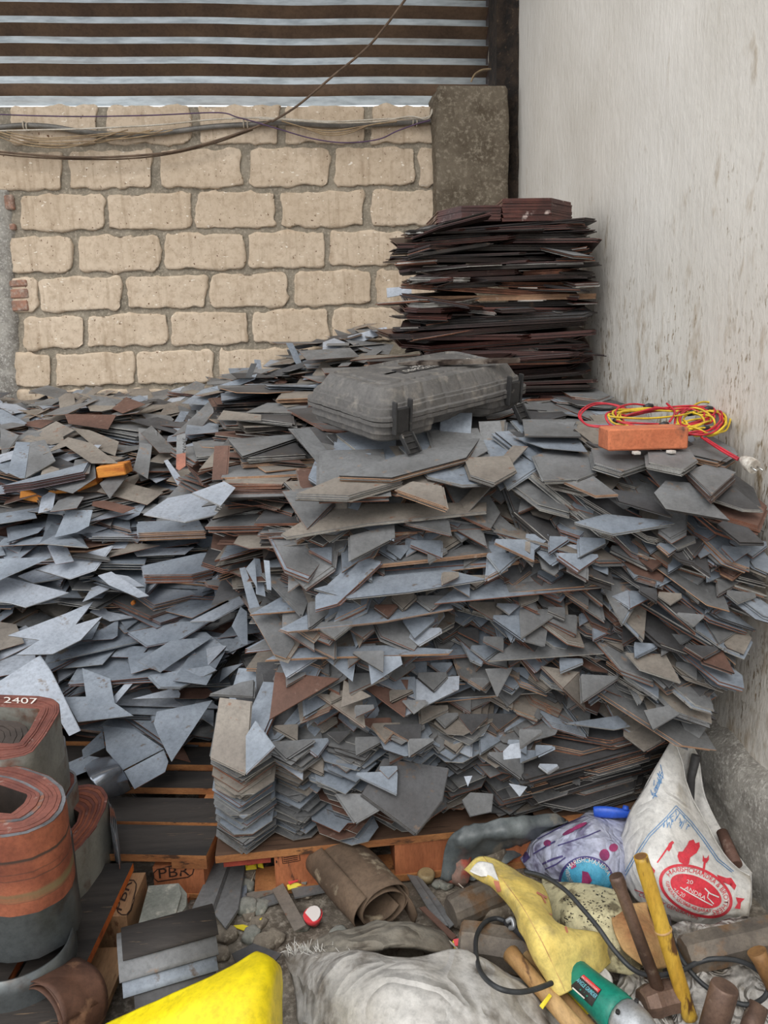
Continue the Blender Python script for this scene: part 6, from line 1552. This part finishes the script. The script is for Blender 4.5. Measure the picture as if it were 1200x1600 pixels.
mb=MB(); P=smoothcurve([pz(792,1440,.14),pz(800,1436,.15),pz(803,1448,.14),pz(797,1450,.13)],4); mb.tube(P,.006,8); put('metal_clip',[M_gear],mb,'small shiny metal clip where the grinder cord starts','clip',P[0])
# ================================================================ sheets into objects: what shows largest becomes a thing of its own
def build_sheets():
    V=[]; Fc=[]; own=[]
    for i,(pts,dn,mt,me,zn,sh) in enumerate(SHEETS):
        n=len(pts); o=len(V); V+=[tuple(p) for p in pts]+[tuple(p+dn) for p in pts]
        Fc.append(tuple(range(o,o+n))); own.append(i)
        for k in range(n): Fc.append((o+k,o+n+k,o+n+(k+1)%n,o+(k+1)%n)); own.append(i)
    for (vs,fs) in BLOCKERS:
        o=len(V); V+=[tuple(v) for v in vs]
        for f in fs: Fc.append(tuple(o+k for k in f)); own.append(-1)
    bvh=BVHTree.FromPolygons(V,Fc,epsilon=0)
    cnt={}
    for yy_ in range(2,1600,5):
        for xx_ in range(2,1200,5):
            loc,nr,idx,dist=bvh.ray_cast(EYE,ray(xx_,yy_))
            if idx is not None and own[idx]>=0: cnt[own[idx]]=cnt.get(own[idx],0)+1
    order=sorted(cnt,key=lambda k:-cnt[k]); NI=300
    hero_ids=[i for i in order if i in HERO_LABEL]
    rest=[i for i in order if i not in HERO_LABEL and SHEETS[i][4]!=0]
    solo=hero_ids+rest[:max(0,NI-len(hero_ids))]
    solo_set=set(solo)
    mass=MB(); used={}
    gn={FZ:'steel sheets of the big front stack',CZ:'steel sheets of the columns beside the front stack',HZ:'loose steel sheets of the left heap',DZ:'dark sheets of the corner stack'}
    for i in range(len(SHEETS)):
        pts,dn,mt,me,zn,sh=SHEETS[i]
        if i not in solo_set:
            mass.prism(pts,dn,mt,me); continue
        m=MB(); m.prism(pts,dn,0,1); c=sum(pts,Vector())/len(pts)
        o=m.build('steel_sheet',[SM[mt],SM[me]],None,origin=c)
        if HERO_LABEL.get(i): lab=HERO_LABEL[i]
        else:
            tip=min(pts,key=lambda p:(p.y,p.z))
            if zn==FZ: where='in front stack, %d cm from white wall, %d cm up'%(round((WX-c.x)*100),round(tip.z*100))
            elif zn==DZ: where='in dark corner stack, %d cm from white wall, %d cm up'%(round((WX-c.x)*100),round(tip.z*100))
            elif zn==CZ: where='behind front stack, %d cm from block wall, %d cm up'%(round((D-c.y)*100),round(tip.z*100))
            else: where='on heap, %d cm from block wall, %d cm from white wall'%(round((D-c.y)*100),round((WX-c.x)*100))
            lab='%s %s sheet %s'%(CN.get(mt,'grey'),SHN.get(sh,''),where)
        while lab in used: lab=lab.replace(' cm up','.5 cm up') if lab.endswith(' cm up') else lab.replace(' sheet ',' plate ',1) if ' sheet ' in lab else lab.replace(' cm from white','.5 cm from white') if '.5' not in lab else lab+', lower'
        used[lab]=1
        tag(o,lab,'metal sheet',gn[zn])
    o=mass.build('steel_sheet_heap',SM); tag(o,'countless smaller grey and rusty steel sheets packed through the stacks and heap','metal sheets',None,'stuff')
    print('sheets',len(SHEETS),'visible',len(cnt),'solo min cells',cnt[solo[-1]] if solo else 0)
build_sheets()
